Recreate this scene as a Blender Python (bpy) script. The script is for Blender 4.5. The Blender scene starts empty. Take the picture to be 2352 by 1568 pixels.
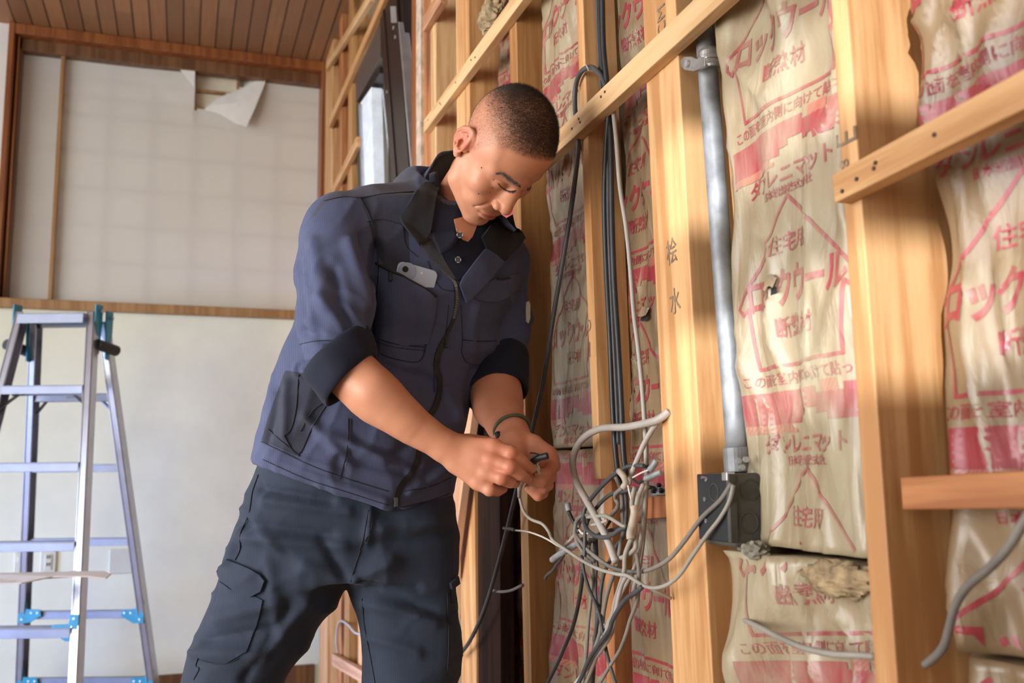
import bpy, bmesh, math, random
import numpy as np
from mathutils import Vector, Matrix
from mathutils.bvhtree import BVHTree
random.seed(7); rng = np.random.default_rng(7)
S = bpy.context.scene; COL = S.collection
# ---------------------------------------------------------------- camera
FOC, W, H = 2206.0, 2352, 1568
CAMH = 1.0
YAW, PITCH, ROLL = math.radians(-18.9), math.radians(7.8), math.radians(-0.62)
cam = bpy.data.objects.new('camera', bpy.data.cameras.new('camera')); COL.objects.link(cam)
CR = Matrix.Rotation(YAW, 3, 'Z') @ Matrix.Rotation(math.pi/2 + PITCH, 3, 'X') @ Matrix.Rotation(ROLL, 3, 'Z')
cam.matrix_world = Matrix.Translation((0, 0, CAMH)) @ CR.to_4x4()
cam.data.sensor_width = 36; cam.data.lens = FOC/W*36
cam.data.clip_start = 0.05
cam.data.dof.use_dof = True; cam.data.dof.focus_distance = 1.5; cam.data.dof.aperture_fstop = 5.6
S.camera = cam
# ---------------------------------------------------------------- world, daylight, added fills, exposure
wd = bpy.data.worlds.new('world'); S.world = wd; wd.use_nodes = True
wd.node_tree.nodes['Background'].inputs[0].default_value = (0.94, 0.96, 1.0, 1)
wd.node_tree.nodes['Background'].inputs[1].default_value = 0.85
def area(name, loc, target, sx, sy, power, col):
    l = bpy.data.lights.new(name, 'AREA'); l.shape = 'RECTANGLE'; l.size = sx; l.size_y = sy
    l.energy = power; l.color = col
    o = bpy.data.objects.new(name, l); COL.objects.link(o); o.location = loc
    o.rotation_euler = (Vector(target) - Vector(loc)).to_track_quat('-Z', 'Y').to_euler()
    return o
area('daylight_window_left', (-3.4, 2.2, 1.8), (0.0, 3.6, 1.3), 3.0, 1.9, 88, (0.90, 0.95, 1.0))
area('daylight_window_behind', (-2.0, -2.3, 2.0), (0.6, 1.4, 1.2), 1.6, 1.3, 18, (1.0, 0.95, 0.88))
area('blue_fill_low_left', (-3.3, 3.0, 0.45), (-0.6, 3.6, 0.5), 1.3, 0.7, 22, (0.30, 0.46, 1.0)).data.spread = math.radians(55)  # added blue fill aimed at the ladder, its source unseen
area('face_fill_left', (-2.6, 0.5, 1.15), (0.35, 2.1, 1.15), 1.5, 1.9, 27, (1.0, 0.96, 0.90)).data.spread = math.radians(85)  # added fill for the worker's face, no door stands behind it
sun = bpy.data.lights.new('sun', 'SUN'); sun.energy = 4.6; sun.angle = math.radians(0.6); sun.color = (0.95, 0.97, 1.0)
SUND = Vector((0.62, 0.78, -0.10)).normalized()
so = bpy.data.objects.new('sun', sun); COL.objects.link(so); so.rotation_euler = SUND.to_track_quat('-Z', 'Y').to_euler()
S.view_settings.view_transform = 'Standard'; S.view_settings.look = 'None'
S.view_settings.gamma = 1; S.view_settings.use_curve_mapping = False
S.view_settings.exposure = 0.32
S.cycles.max_bounces = 8; S.cycles.use_denoising = True
# ---------------------------------------------------------------- geometry from the survey of the photograph
CO = Vector((0, 0, CAMH))
FH = Vector((-math.sin(YAW), math.cos(YAW), 0))
def ray(px, py):
    return CR @ Vector(((px - W/2)/FOC, -(py - H/2)/FOC, -1.0))
def P(px, py, D):
    r = ray(px, py); return CO + r*(D/r.dot(FH))
def PXp(px, py, X):
    r = ray(px, py); return CO + r*(X/r.x)
def PYp(px, py, Y):
    r = ray(px, py); return CO + r*(Y/r.y)
def PZp(px, py, Z):
    r = ray(px, py); return CO + r*((Z - CAMH)/r.z)
XW, YB = 0.61, 4.63
# ---------------------------------------------------------------- helpers
MATS = {}
def nodes(name):
    m = bpy.data.materials.new(name); m.use_nodes = True; MATS[name] = m
    nt = m.node_tree; b = nt.nodes['Principled BSDF']
    return m, nt, b
def N(nt, t, **k):
    n = nt.nodes.new(t)
    for a, v in k.items():
        if a == 'ins':
            for i, x in v.items(): n.inputs[i].default_value = x
        else: setattr(n, a, v)
    return n
def ramp(nt, fac, stops):
    r = N(nt, 'ShaderNodeValToRGB'); cr = r.color_ramp
    while len(cr.elements) < len(stops): cr.elements.new(0.5)
    for e, (p, c) in zip(cr.elements, stops): e.position = p; e.color = (*c, 1)
    nt.links.new(fac, r.inputs[0]); return r.outputs[0]
def coords(nt, scale=(1, 1, 1), rand=True, kind='Object'):
    tc = N(nt, 'ShaderNodeTexCoord'); mp = N(nt, 'ShaderNodeMapping'); mp.inputs['Scale'].default_value = scale
    nt.links.new(tc.outputs[kind], mp.inputs[0])
    if rand:
        oi = N(nt, 'ShaderNodeObjectInfo'); mu = N(nt, 'ShaderNodeMath', operation='MULTIPLY', ins={1: 37.0})
        nt.links.new(oi.outputs['Random'], mu.inputs[0])
        cb = N(nt, 'ShaderNodeCombineXYZ')
        for i in range(3): nt.links.new(mu.outputs[0], cb.inputs[i])
        nt.links.new(cb.outputs[0], mp.inputs['Location'])
    return mp.outputs[0]
def noise(nt, vec, scale, detail=4, rough=0.55, dist=0.0):
    n = N(nt, 'ShaderNodeTexNoise', ins={'Scale': scale, 'Detail': detail, 'Roughness': rough, 'Distortion': dist})
    nt.links.new(vec, n.inputs['Vector']); return n.outputs['Fac']
def mixc(nt, fac, a, b, mode='MIX'):
    m = N(nt, 'ShaderNodeMix', data_type='RGBA', blend_type=mode)
    for s, v in ((m.inputs[0], fac), (m.inputs[6], a), (m.inputs[7], b)):
        if hasattr(v, 'links'): nt.links.new(v, s)
        else: s.default_value = v if not isinstance(v, tuple) else (*v[:3], 1)
    return m.outputs[2]
def bump(nt, b, h, strength=0.3, dist=0.01):
    n = N(nt, 'ShaderNodeBump', ins={'Strength': strength, 'Distance': dist}); nt.links.new(h, n.inputs['Height'])
    nt.links.new(n.outputs[0], b.inputs['Normal']); return n
def plain(name, col, rough=0.5, metal=0.0, nz=0.12, sc=20, bmp=0.0, **k):
    m, nt, b = nodes(name)
    v = coords(nt); f = noise(nt, v, sc)
    lo = tuple(c*(1-nz) for c in col); hi = tuple(min(1, c*(1+nz)) for c in col)
    nt.links.new(ramp(nt, f, [(0.3, lo), (0.7, hi)]), b.inputs['Base Color'])
    b.inputs['Roughness'].default_value = rough; b.inputs['Metallic'].default_value = metal
    if bmp: bump(nt, b, f, bmp, 0.002)
    for kk, vv in k.items(): b.inputs[kk].default_value = vv
    return m
def wood(name, base, dark, rough=0.6, knots=True, gs=1.0):
    m, nt, b = nodes(name)
    v = coords(nt, (1, 1, 0.06)); v2 = coords(nt, (1, 1, 0.22))
    g = noise(nt, v, 95*gs, 5, 0.6, 0.4); big = noise(nt, v, 16*gs, 3, 0.5, 1.2)
    wv = N(nt, 'ShaderNodeTexWave', wave_type='BANDS', bands_direction='DIAGONAL', ins={'Scale': 11*gs, 'Distortion': 9, 'Detail': 2, 'Detail Scale': 1.2})
    nt.links.new(v, wv.inputs['Vector'])
    ad = N(nt, 'ShaderNodeMath', operation='MULTIPLY_ADD', ins={1: 0.16}); nt.links.new(wv.outputs['Fac'], ad.inputs[0]); nt.links.new(big, ad.inputs[2])
    ad2 = N(nt, 'ShaderNodeMath', operation='MULTIPLY_ADD', ins={1: 0.55}); nt.links.new(g, ad2.inputs[0]); nt.links.new(ad.outputs[0], ad2.inputs[2])
    mid = tuple((x*0.65+y*0.35) for x, y in zip(base, dark))
    c = ramp(nt, ad2.outputs[0], [(0.50, base), (0.76, mid), (0.95, dark)])
    if knots:
        vo = N(nt, 'ShaderNodeTexVoronoi', ins={'Scale': 6.0}); nt.links.new(v2, vo.inputs['Vector'])
        kf = ramp(nt, vo.outputs['Distance'], [(0.10, (1, 1, 1)), (0.17, (0, 0, 0))])
        c = mixc(nt, kf, c, tuple(x*0.55 for x in dark))
    dirt = noise(nt, coords(nt, (1, 1, 0.5)), 9, 5, 0.7)
    df = ramp(nt, dirt, [(0.58, (0, 0, 0)), (0.85, (0.45, 0.45, 0.45))])
    c = mixc(nt, df, c, tuple(x*0.5 for x in base))
    nt.links.new(c, b.inputs['Base Color']); b.inputs['Roughness'].default_value = rough
    bump(nt, b, g, 0.25, 0.0015)
    return m
def put(name, me, mat=None, parent=None, M=None, origin=None, smooth=False):
    """link a mesh as one object; world-space mesh data is re-based on its own origin."""
    o = bpy.data.objects.new(name, me); COL.objects.link(o)
    if mat is not None:
        for mm in (mat if isinstance(mat, (list, tuple)) else [mat]):
            me.materials.append(MATS[mm] if isinstance(mm, str) else mm)
    if M is not None: o.matrix_world = M
    elif parent is not None and origin is None:
        o.matrix_parent_inverse = Matrix()
    if M is None:
        co = np.empty(len(me.vertices)*3, np.float32); me.vertices.foreach_get('co', co); co = co.reshape(-1, 3)
        if origin is None:
            lo, hi = co.min(0), co.max(0); origin = Vector(((lo[0]+hi[0])/2, (lo[1]+hi[1])/2, lo[2]))
        co -= np.array(origin, np.float32); me.vertices.foreach_set('co', co.ravel())
        o.matrix_world = Matrix.Translation(origin)
    if parent is not None:
        bpy.context.view_layer.update()
        o.parent = parent; o.matrix_parent_inverse = parent.matrix_world.inverted()
    if smooth: me.polygons.foreach_set('use_smooth', [True]*len(me.polygons))
    me.update(); return o
def tag(o, label, cat=None, group=None, kind=None):
    o['label'] = label
    if cat: o['category'] = cat
    if group: o['group'] = group
    if kind: o['kind'] = kind
    return o
def struct(o): o['kind'] = 'structure'; return o
def empty(name, loc):
    o = bpy.data.objects.new(name, None); COL.objects.link(o); o.location = loc; o.empty_display_size = 0.05
    bpy.context.view_layer.update(); return o
class MB:
    def __init__(s): s.v = []; s.f = []; s.mi = []
    def add(s, vs, fs, mi=0):
        n = len(s.v); s.v += [tuple(x) for x in vs]; s.f += [tuple(n+i for i in f) for f in fs]; s.mi += [mi]*len(fs); return s
    def hexa(s, c, mi=0):  # 8 corners: bottom 4 ccw, top 4
        return s.add(c, [(0, 3, 2, 1), (4, 5, 6, 7), (0, 1, 5, 4), (1, 2, 6, 5), (2, 3, 7, 6), (3, 0, 4, 7)], mi)
    def box(s, lo, hi, mi=0):
        x0, y0, z0 = lo; x1, y1, z1 = hi
        return s.hexa([(x0, y0, z0), (x1, y0, z0), (x1, y1, z0), (x0, y1, z0), (x0, y0, z1), (x1, y0, z1), (x1, y1, z1), (x0, y1, z1)], mi)
    def bar(s, A, B, a, b, mi=0):  # box from A to B, full cross vectors a and b, centred
        A, B, a, b = map(Vector, (A, B, a, b)); q = [-a/2-b/2, a/2-b/2, a/2+b/2, -a/2+b/2]
        return s.hexa([A+x for x in q]+[B+x for x in q], mi)
    def cyl(s, A, B, r, n=16, mi=0, r2=None):
        A, B = Vector(A), Vector(B); r2 = r if r2 is None else r2
        d = (B-A).normalized(); u = d.orthogonal().normalized(); w = d.cross(u)
        vs = [A+(u*math.cos(t)+w*math.sin(t))*r for t in [2*math.pi*i/n for i in range(n)]] + [B+(u*math.cos(t)+w*math.sin(t))*r2 for t in [2*math.pi*i/n for i in range(n)]]
        return s.add(vs, [(i, (i+1) % n, n+(i+1) % n, n+i) for i in range(n)]+[tuple(range(n))[::-1], tuple(range(n, 2*n))], mi)
    def tube(s, pts, r, n=10, mi=0, taper=None, cap=True):
        pts = [Vector(p) for p in pts]; m = len(pts); vs = []; up = None
        for i, p in enumerate(pts):
            d = (pts[min(i+1, m-1)]-pts[max(i-1, 0)]).normalized()
            if up is None: up = d.orthogonal().normalized()
            up = (up-d*up.dot(d)).normalized(); w = d.cross(up)
            rr = r if taper is None else r*taper[i]
            vs += [p+(up*math.cos(2*math.pi*k/n)+w*math.sin(2*math.pi*k/n))*rr for k in range(n)]
        fs = [(i*n+k, i*n+(k+1) % n, (i+1)*n+(k+1) % n, (i+1)*n+k) for i in range(m-1) for k in range(n)]
        if cap: fs += [tuple(range(n))[::-1], tuple(range((m-1)*n, m*n))]
        return s.add(vs, fs, mi)
    def prism(s, poly, d, mi=0):  # polygon (3d points) extruded by vector d
        n = len(poly); poly = [Vector(p) for p in poly]; d = Vector(d)
        return s.add(poly+[p+d for p in poly], [tuple(range(n))[::-1], tuple(range(n, 2*n))]+[(i, (i+1) % n, n+(i+1) % n, n+i) for i in range(n)], mi)
    def mesh(s, name='m'):
        me = bpy.data.meshes.new(name); me.from_pydata(s.v, [], s.f); me.polygons.foreach_set('material_index', s.mi)
        me.update()
        return me
    def build(s, name, mat, parent=None, bevel=0.0, smooth=False, seg=2, origin=None, fix=True):
        me = s.mesh(name)
        if fix:
            bm = bmesh.new(); bm.from_mesh(me); bmesh.ops.recalc_face_normals(bm, faces=bm.faces); bm.to_mesh(me); bm.free()
        o = put(name, me, mat, parent, smooth=smooth, origin=origin)
        if bevel:
            bv = o.modifiers.new('bevel', 'BEVEL'); bv.width = bevel; bv.segments = seg; bv.limit_method = 'ANGLE'; bv.angle_limit = math.radians(40)
        return o
def spline(pts, per=8):
    """Catmull-Rom through 3d points"""
    p = [Vector(x) for x in pts]; p = [p[0]*2-p[1]]+p+[p[-1]*2-p[-2]]; out = []
    for i in range(1, len(p)-2):
        for k in range(per):
            t = k/per; a, b, c, d = p[i-1:i+3]
            out.append(0.5*((2*b)+(c-a)*t+(2*a-5*b+4*c-d)*t*t+(3*b-a-3*c+d)*t**3))
    out.append(p[-2]); return out
def beam(name, corners, mat, depth, parent=None, bevel=0.0015):
    """timber: front-face quad (4 world points: bottom-left, bottom-right, top-right, top-left) pushed back by vector depth;
    the object's own Z runs along the length so that the grain does too."""
    c = [Vector(x) for x in corners]; d = Vector(depth)
    A = (c[0]+c[1])/2; B = (c[2]+c[3])/2; z = (B-A).normalized(); x = (c[1]-c[0]); x = (x-z*x.dot(z)).normalized(); y = z.cross(x)
    M = Matrix.Translation(A) @ Matrix((x, y, z)).transposed().to_4x4(); Mi = M.inverted()
    vs = [Mi @ p for p in (c[0], c[1], c[1]+d, c[0]+d, c[3], c[2], c[2]+d, c[3]+d)]
    mb = MB(); mb.hexa(vs); me = mb.mesh(name)
    bm = bmesh.new(); bm.from_mesh(me); bmesh.ops.recalc_face_normals(bm, faces=bm.faces); bm.to_mesh(me); bm.free()
    o = put(name, me, mat, None, M=M)
    if parent: bpy.context.view_layer.update(); o.parent = parent; o.matrix_parent_inverse = parent.matrix_world.inverted()
    bv = o.modifiers.new('bevel', 'BEVEL'); bv.width = bevel; bv.segments = 2
    return o
# value noise for shapes
def vnoise2(x, y, seed=0):
    xi = np.floor(x).astype(np.int64); yi = np.floor(y).astype(np.int64); fx = x-xi; fy = y-yi
    fx = fx*fx*fx*(fx*(fx*6-15)+10); fy = fy*fy*fy*(fy*(fy*6-15)+10)
    def h(a, b):
        n = (a*374761393 + b*668265263 + seed*974634777) & 0xffffffff
        n = ((n ^ (n >> 13))*1274126177) & 0xffffffff
        return ((n ^ (n >> 16)) & 0xffff)/65535.0
    return (h(xi, yi)*(1-fx)+h(xi+1, yi)*fx)*(1-fy)+(h(xi, yi+1)*(1-fx)+h(xi+1, yi+1)*fx)*fy
# ---------------------------------------------------------------- materials
wood('pine', (0.72, 0.43, 0.20), (0.46, 0.22, 0.08))
wood('pine_pale', (0.76, 0.52, 0.28), (0.50, 0.28, 0.12))
wood('pine_orange', (0.56, 0.24, 0.085), (0.32, 0.11, 0.035))
wood('pine_shaded', (0.50, 0.26, 0.09), (0.30, 0.13, 0.04))  # darker pine with the shaded-side tone put into its colour
wood('pine_pink', (0.66, 0.38, 0.24), (0.42, 0.2, 0.1))
wood('trim_wood', (0.34, 0.115, 0.034), (0.20, 0.06, 0.018), rough=0.4, knots=False)
wood('track_wood', (0.22, 0.105, 0.045), (0.12, 0.05, 0.02), rough=0.45, knots=False)
wood('wood_dark_brown', (0.030, 0.011, 0.006), (0.012, 0.005, 0.003), rough=0.85, knots=False)
MATS['wood_dark_brown'].node_tree.nodes['Principled BSDF'].inputs['Specular IOR Level'].default_value = 0.15
wood('kumiko', (0.42, 0.24, 0.10), (0.28, 0.14, 0.05), knots=False)
wood('skirting', (0.22, 0.095, 0.03), (0.12, 0.05, 0.016), knots=False, rough=0.45)
def ceiling_mat():
    m, nt, b = nodes('ceiling_planks')
    tc = N(nt, 'ShaderNodeTexCoord'); sx = N(nt, 'ShaderNodeSeparateXYZ'); nt.links.new(tc.outputs['Object'], sx.inputs[0])
    dv = N(nt, 'ShaderNodeMath', operation='DIVIDE', ins={1: 0.072}); nt.links.new(sx.outputs[0], dv.inputs[0])
    fl = N(nt, 'ShaderNodeMath', operation='FLOOR'); nt.links.new(dv.outputs[0], fl.inputs[0])
    fr = N(nt, 'ShaderNodeMath', operation='FRACT'); nt.links.new(dv.outputs[0], fr.inputs[0])
    w1 = N(nt, 'ShaderNodeTexWhiteNoise', noise_dimensions='1D'); nt.links.new(fl.outputs[0], w1.inputs['W'])
    ln = N(nt, 'ShaderNodeMath', operation='MULTIPLY_ADD', ins={1: 7.0}); nt.links.new(w1.outputs['Value'], ln.inputs[0])
    dy = N(nt, 'ShaderNodeMath', operation='DIVIDE', ins={1: 0.9}); nt.links.new(sx.outputs[1], dy.inputs[0]); nt.links.new(dy.outputs[0], ln.inputs[2])
    f2 = N(nt, 'ShaderNodeMath', operation='FLOOR'); nt.links.new(ln.outputs[0], f2.inputs[0])
    cb = N(nt, 'ShaderNodeCombineXYZ'); nt.links.new(fl.outputs[0], cb.inputs[0]); nt.links.new(f2.outputs[0], cb.inputs[1])
    w2 = N(nt, 'ShaderNodeTexWhiteNoise', noise_dimensions='3D'); nt.links.new(cb.outputs[0], w2.inputs['Vector'])
    c = ramp(nt, w2.outputs['Value'], [(0.0, (0.24, 0.115, 0.055)), (0.5, (0.31, 0.155, 0.075)), (1.0, (0.40, 0.19, 0.085))])
    g = noise(nt, coords(nt, (1, 0.05, 1), rand=False), 70, 4)
    c = mixc(nt, ramp(nt, g, [(0.35, (0, 0, 0)), (0.75, (0.45, 0.45, 0.45))]), c, (0.18, 0.08, 0.035))
    e = N(nt, 'ShaderNodeMath', operation='PINGPONG', ins={1: 0.5}); nt.links.new(fr.outputs[0], e.inputs[0])
    gr = ramp(nt, e.outputs[0], [(0.03, (0, 0, 0)), (0.07, (1, 1, 1))])
    c = mixc(nt, gr, (0.05, 0.022, 0.01), c); nt.links.new(c, b.inputs['Base Color'])
    b.inputs['Roughness'].default_value = 0.5; bump(nt, b, gr, 0.5, 0.004)
ceiling_mat()
plain('plaster', (0.755, 0.755, 0.60), 0.85, nz=0.05, sc=6)
plain('plaster_white', (0.8, 0.78, 0.74), 0.85, nz=0.04, sc=6)
plain('floor_board', (0.30, 0.19, 0.11), 0.6, nz=0.25, sc=5)
plain('sheathing', (0.075, 0.045, 0.025), 0.9, nz=0.5, sc=8)
plain('backing_card', (0.80, 0.74, 0.58), 0.9, nz=0.06)
plain('plate_plastic', (0.62, 0.61, 0.50), 0.4, nz=0.03)
plain('plate_hole', (0.02, 0.02, 0.02), 0.6)
plain('frame_brown', (0.017, 0.009, 0.007), 0.38, nz=0.15)
plain('frame_grey', (0.075, 0.055, 0.045), 0.45, nz=0.1)
plain('frame_steel', (0.5, 0.5, 0.5), 0.35, 0.6)
plain('rubber_black', (0.018, 0.018, 0.020), 0.5)
plain('sash_silver', (0.55, 0.58, 0.62), 0.3, 0.8)
plain('wall_outside', (0.75, 0.80, 0.86), 0.8)
def mk_glass():
    m, nt, b = nodes('glass'); b.inputs['Transmission Weight'].default_value = 1; b.inputs['Roughness'].default_value = 0.02; b.inputs['IOR'].default_value = 1.02
    b.inputs['Base Color'].default_value = (0.95, 0.98, 1, 1)
mk_glass()
def mk_paper():
    m, nt, b = nodes('shoji_paper')
    f = noise(nt, coords(nt, rand=False), 3, 4)
    nt.links.new(ramp(nt, f, [(0.3, (0.84, 0.82, 0.76)), (0.7, (0.88, 0.865, 0.82))]), b.inputs['Base Color'])
    b.inputs['Roughness'].default_value = 0.6
    tr = N(nt, 'ShaderNodeBsdfTranslucent'); tr.inputs[0].default_value = (0.8, 0.78, 0.72, 1)
    tp = N(nt, 'ShaderNodeBsdfTransparent'); m1 = N(nt, 'ShaderNodeMixShader', ins={0: 0.10}); m2 = N(nt, 'ShaderNodeMixShader', ins={0: 0.24})
    out = [n for n in nt.nodes if n.type == 'OUTPUT_MATERIAL'][0]
    nt.links.new(b.outputs[0], m1.inputs[1]); nt.links.new(tr.outputs[0], m1.inputs[2])
    nt.links.new(m1.outputs[0], m2.inputs[1]); nt.links.new(tp.outputs[0], m2.inputs[2]); nt.links.new(m2.outputs[0], out.inputs[0])
mk_paper()
plain('paper_fold', (0.80, 0.79, 0.76), 0.7, nz=0.04)
def film_layers(nt, b, lo, hi):
    v = coords(nt, (1, 1, 0.35)); n1 = noise(nt, v, 7, 5, 0.6, 1.5)
    vs = coords(nt, (1, 1.0, 0.30)); n2 = noise(nt, vs, 26, 4, 0.55, 1.2)
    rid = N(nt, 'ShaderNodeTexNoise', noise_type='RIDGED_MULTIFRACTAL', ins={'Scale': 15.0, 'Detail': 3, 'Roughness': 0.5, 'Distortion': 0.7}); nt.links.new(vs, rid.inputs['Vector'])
    r2 = N(nt, 'ShaderNodeTexNoise', noise_type='RIDGED_MULTIFRACTAL', ins={'Scale': 8.0, 'Detail': 4, 'Roughness': 0.6, 'Distortion': 2.5}); nt.links.new(coords(nt, (1, 1, .8)), r2.inputs['Vector'])
    ad = N(nt, 'ShaderNodeMath', operation='MULTIPLY_ADD', ins={1: 0.55}); nt.links.new(n2, ad.inputs[0]); nt.links.new(n1, ad.inputs[2])
    milk = ramp(nt, ad.outputs[0], [(lo, (0.04, 0.04, 0.04)), (hi, (0.86, 0.86, 0.86))])
    line = ramp(nt, rid.outputs['Fac'], [(0.50, (0, 0, 0)), (0.95, (0.8, 0.8, 0.8))])  # mask for pale crease highlights painted into the film colour
    a2 = N(nt, 'ShaderNodeMath', operation='MULTIPLY_ADD', ins={1: 0.30}); nt.links.new(rid.outputs['Fac'], a2.inputs[0]); nt.links.new(n2, a2.inputs[2])
    a3 = N(nt, 'ShaderNodeMath', operation='MULTIPLY_ADD', ins={1: 0.35}); nt.links.new(r2.outputs['Fac'], a3.inputs[0]); nt.links.new(a2.outputs[0], a3.inputs[2])
    bump(nt, b, a3.outputs[0], 0.62, 0.0060)
    return milk, line
def film_mat(name, lo, hi, k0, k1, milkc):
    m, nt, b = nodes(name); milk, line = film_layers(nt, b, lo, hi)
    kraft = ramp(nt, noise(nt, coords(nt), 6, 4), [(0.3, k0), (0.7, k1)])
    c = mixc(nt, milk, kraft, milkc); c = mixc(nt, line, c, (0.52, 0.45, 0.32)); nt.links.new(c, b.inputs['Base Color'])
    b.inputs['Roughness'].default_value = 0.36; b.inputs['Coat Weight'].default_value = 0.25; b.inputs['Coat Roughness'].default_value = 0.25
def ink_mat(name, lo, hi, milkc, red, hatch=False):
    m, nt, b = nodes(name); milk, line = film_layers(nt, b, lo+.02, hi+.14)
    c = ramp(nt, noise(nt, coords(nt), 30, 3), [(0.3, red), (0.7, tuple(min(1, x*1.15+.015) for x in red))])
    if hatch:
        wv = N(nt, 'ShaderNodeTexWave', bands_direction='DIAGONAL', ins={'Scale': 95.0}); nt.links.new(coords(nt, rand=False), wv.inputs[0])
        c = mixc(nt, ramp(nt, wv.outputs['Fac'], [(0.35, (0, 0, 0)), (0.5, (0.75, 0.75, 0.75))]), c, (0.34, 0.19, 0.11))
    fd = N(nt, 'ShaderNodeMath', operation='MULTIPLY', ins={1: 0.72}); nt.links.new(milk, fd.inputs[0]); c = mixc(nt, fd.outputs[0], c, milkc); nt.links.new(c, b.inputs['Base Color'])
    b.inputs['Roughness'].default_value = 0.36; b.inputs['Coat Weight'].default_value = 0.2; b.inputs['Coat Roughness'].default_value = 0.25
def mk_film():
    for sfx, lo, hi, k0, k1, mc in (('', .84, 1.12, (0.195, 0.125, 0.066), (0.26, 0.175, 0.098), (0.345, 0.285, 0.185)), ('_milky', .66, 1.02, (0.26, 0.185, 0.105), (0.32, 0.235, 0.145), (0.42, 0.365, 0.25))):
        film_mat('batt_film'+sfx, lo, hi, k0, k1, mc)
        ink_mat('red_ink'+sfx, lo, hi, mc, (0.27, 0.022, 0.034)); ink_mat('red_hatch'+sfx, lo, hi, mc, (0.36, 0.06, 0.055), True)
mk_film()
plain('rock_wool', (0.30, 0.215, 0.12), 0.95, nz=0.5, sc=60, bmp=0.8)
plain('galvanised', (0.24, 0.25, 0.265), 0.55, 0.45, nz=0.35, sc=30, bmp=0.05)
plain('galvanised_clamp', (0.55, 0.55, 0.56), 0.32, 0.85, nz=0.3, sc=40)
plain('box_dust', (0.075, 0.073, 0.062), 0.85, nz=0.35, sc=18, bmp=0.1)
plain('box_black', (0.016, 0.017, 0.019), 0.5, nz=0.5, sc=14)
plain('mortar', (0.22, 0.20, 0.16), 0.95, nz=0.4, sc=60, bmp=0.8)
plain('cable_black', (0.022, 0.023, 0.026), 0.42, nz=0.4, sc=12)
plain('cable_charcoal', (0.055, 0.055, 0.06), 0.5, nz=0.35, sc=14)
plain('cable_dusty', (0.19, 0.17, 0.15), 0.7, nz=0.3, sc=12)
plain('cable_grey', (0.30, 0.275, 0.24), 0.6, nz=0.2, sc=12)
plain('cable_pale', (0.38, 0.345, 0.315), 0.5, nz=0.14, sc=10)
plain('cable_white', (0.62, 0.60, 0.54), 0.45, nz=0.08, sc=12)
plain('tape_grey', (0.25, 0.26, 0.27), 0.45, nz=0.35, sc=60, bmp=0.4)
plain('tape_beige', (0.40, 0.34, 0.28), 0.6, nz=0.25, sc=60, bmp=0.5)
plain('copper_wire', (0.6, 0.3, 0.12), 0.3, 0.9)
plain('stamp_ink', (0.24, 0.17, 0.11), 0.8, nz=0.5, sc=90)
plain('nail_dark', (0.05, 0.03, 0.02), 0.6)
plain('aluminium', (0.50, 0.52, 0.58), 0.30, 0.9, nz=0.08, sc=14)
plain('aluminium_matt', (0.17, 0.18, 0.22), 0.42, 0.7, nz=0.1, sc=14)
plain('teal_plastic', (0.0, 0.20, 0.30), 0.4, nz=0.1)
plain('screw_white', (0.8, 0.8, 0.8), 0.4)
plain('board_white', (0.72, 0.69, 0.70), 0.7, nz=0.05)
plain('board_edge', (0.42, 0.33, 0.25), 0.8)
plain('plaster_edge', (0.50, 0.40, 0.30), 0.9, nz=0.3, sc=40, bmp=0.4)
# ---------------------------------------------------------------- setting
def wy(px, py, Y=YB): return PYp(px, py, Y)
ZC = wy(747, 146).z
def slab(name, lo, hi, mat):
    return struct(MB().box(lo, hi).build(name, mat))
slab('floor', (-11, -3.2, -0.1), (0.80, YB+0.3, 0.0), 'floor_board')
slab('ceiling', (-11, -2.7, ZC), (0.80, YB+0.3, ZC+0.1), 'ceiling_planks')
# back wall round the wide paper-covered opening
XL = wy(16, 300).x; XR = wy(741, 600).x; ZB = wy(370, 716).z
Xfar = -6.0
zb0 = wy(370, 722).z
slab('wall_back', (Xfar, YB, 0), (0.75, YB+0.25, zb0), 'plaster')
slab('wall_back_upper', (Xfar, YB, zb0), (wy(8, 300).x, YB+0.25, ZC), 'plaster_white')
zsk = wy(728, 1523).z
slab('baseboard_back', (Xfar, YB-0.014, 0), (0.60, YB, zsk), 'skirting')
# window_1: wooden surround, tracks, lattice and paper
win = empty('window_1', (XL, YB, zb0)); win['kind'] = 'structure'; win['label'] = 'wide wooden window on the back wall covered with torn off-white paper'
x0 = wy(8, 300).x; x1 = wy(746, 500).x; zt = wy(370, 103).z
def wpart(name, lo, hi, mat, bev=0.003):
    o = MB().box(lo, hi).build(name, mat, win, bevel=bev); return o
wpart('head_rail', (x0, YB-0.025, wy(370, 121).z), (x1, YB+0.10, ZC-0.001), 'trim_wood')
wpart('sill', (x0, YB-0.035, zb0), (x1, YB+0.10, zb0+0.042), 'kumiko')
wpart('side_post', (x0, YB-0.03, zb0), (wy(22, 300).x, YB+0.10, ZC), 'trim_wood')
wpart('side_post', (wy(733, 500).x, YB-0.03, zb0-0.0), (x1, YB+0.10, ZC), 'trim_wood')
wpart('head_track', (wy(20, 300).x, YB+0.03, wy(370, 146).z), (wy(734, 500).x, YB+0.09, wy(370, 120).z), 'track_wood')
wpart('side_track', (wy(23, 300).x, YB+0.03, zb0), (wy(37, 300).x, YB+0.09, ZC-0.02), 'track_wood')
wpart('side_strip', (wy(27, 300).x, YB+0.015, zb0), (wy(31, 300).x, YB+0.05, ZC-0.02), 'pine')
wpart('stile', (wy(131, 300, YB+.05).x, YB+0.045, zb0), (wy(141, 300, YB+.05).x, YB+0.075, ZC-0.05), 'kumiko')
YL = YB+0.10
wpart('backing_board', (x0, YL+0.03, zb0), (x1, YL+0.04, ZC), 'backing_card', 0)
lat = MB()
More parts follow.
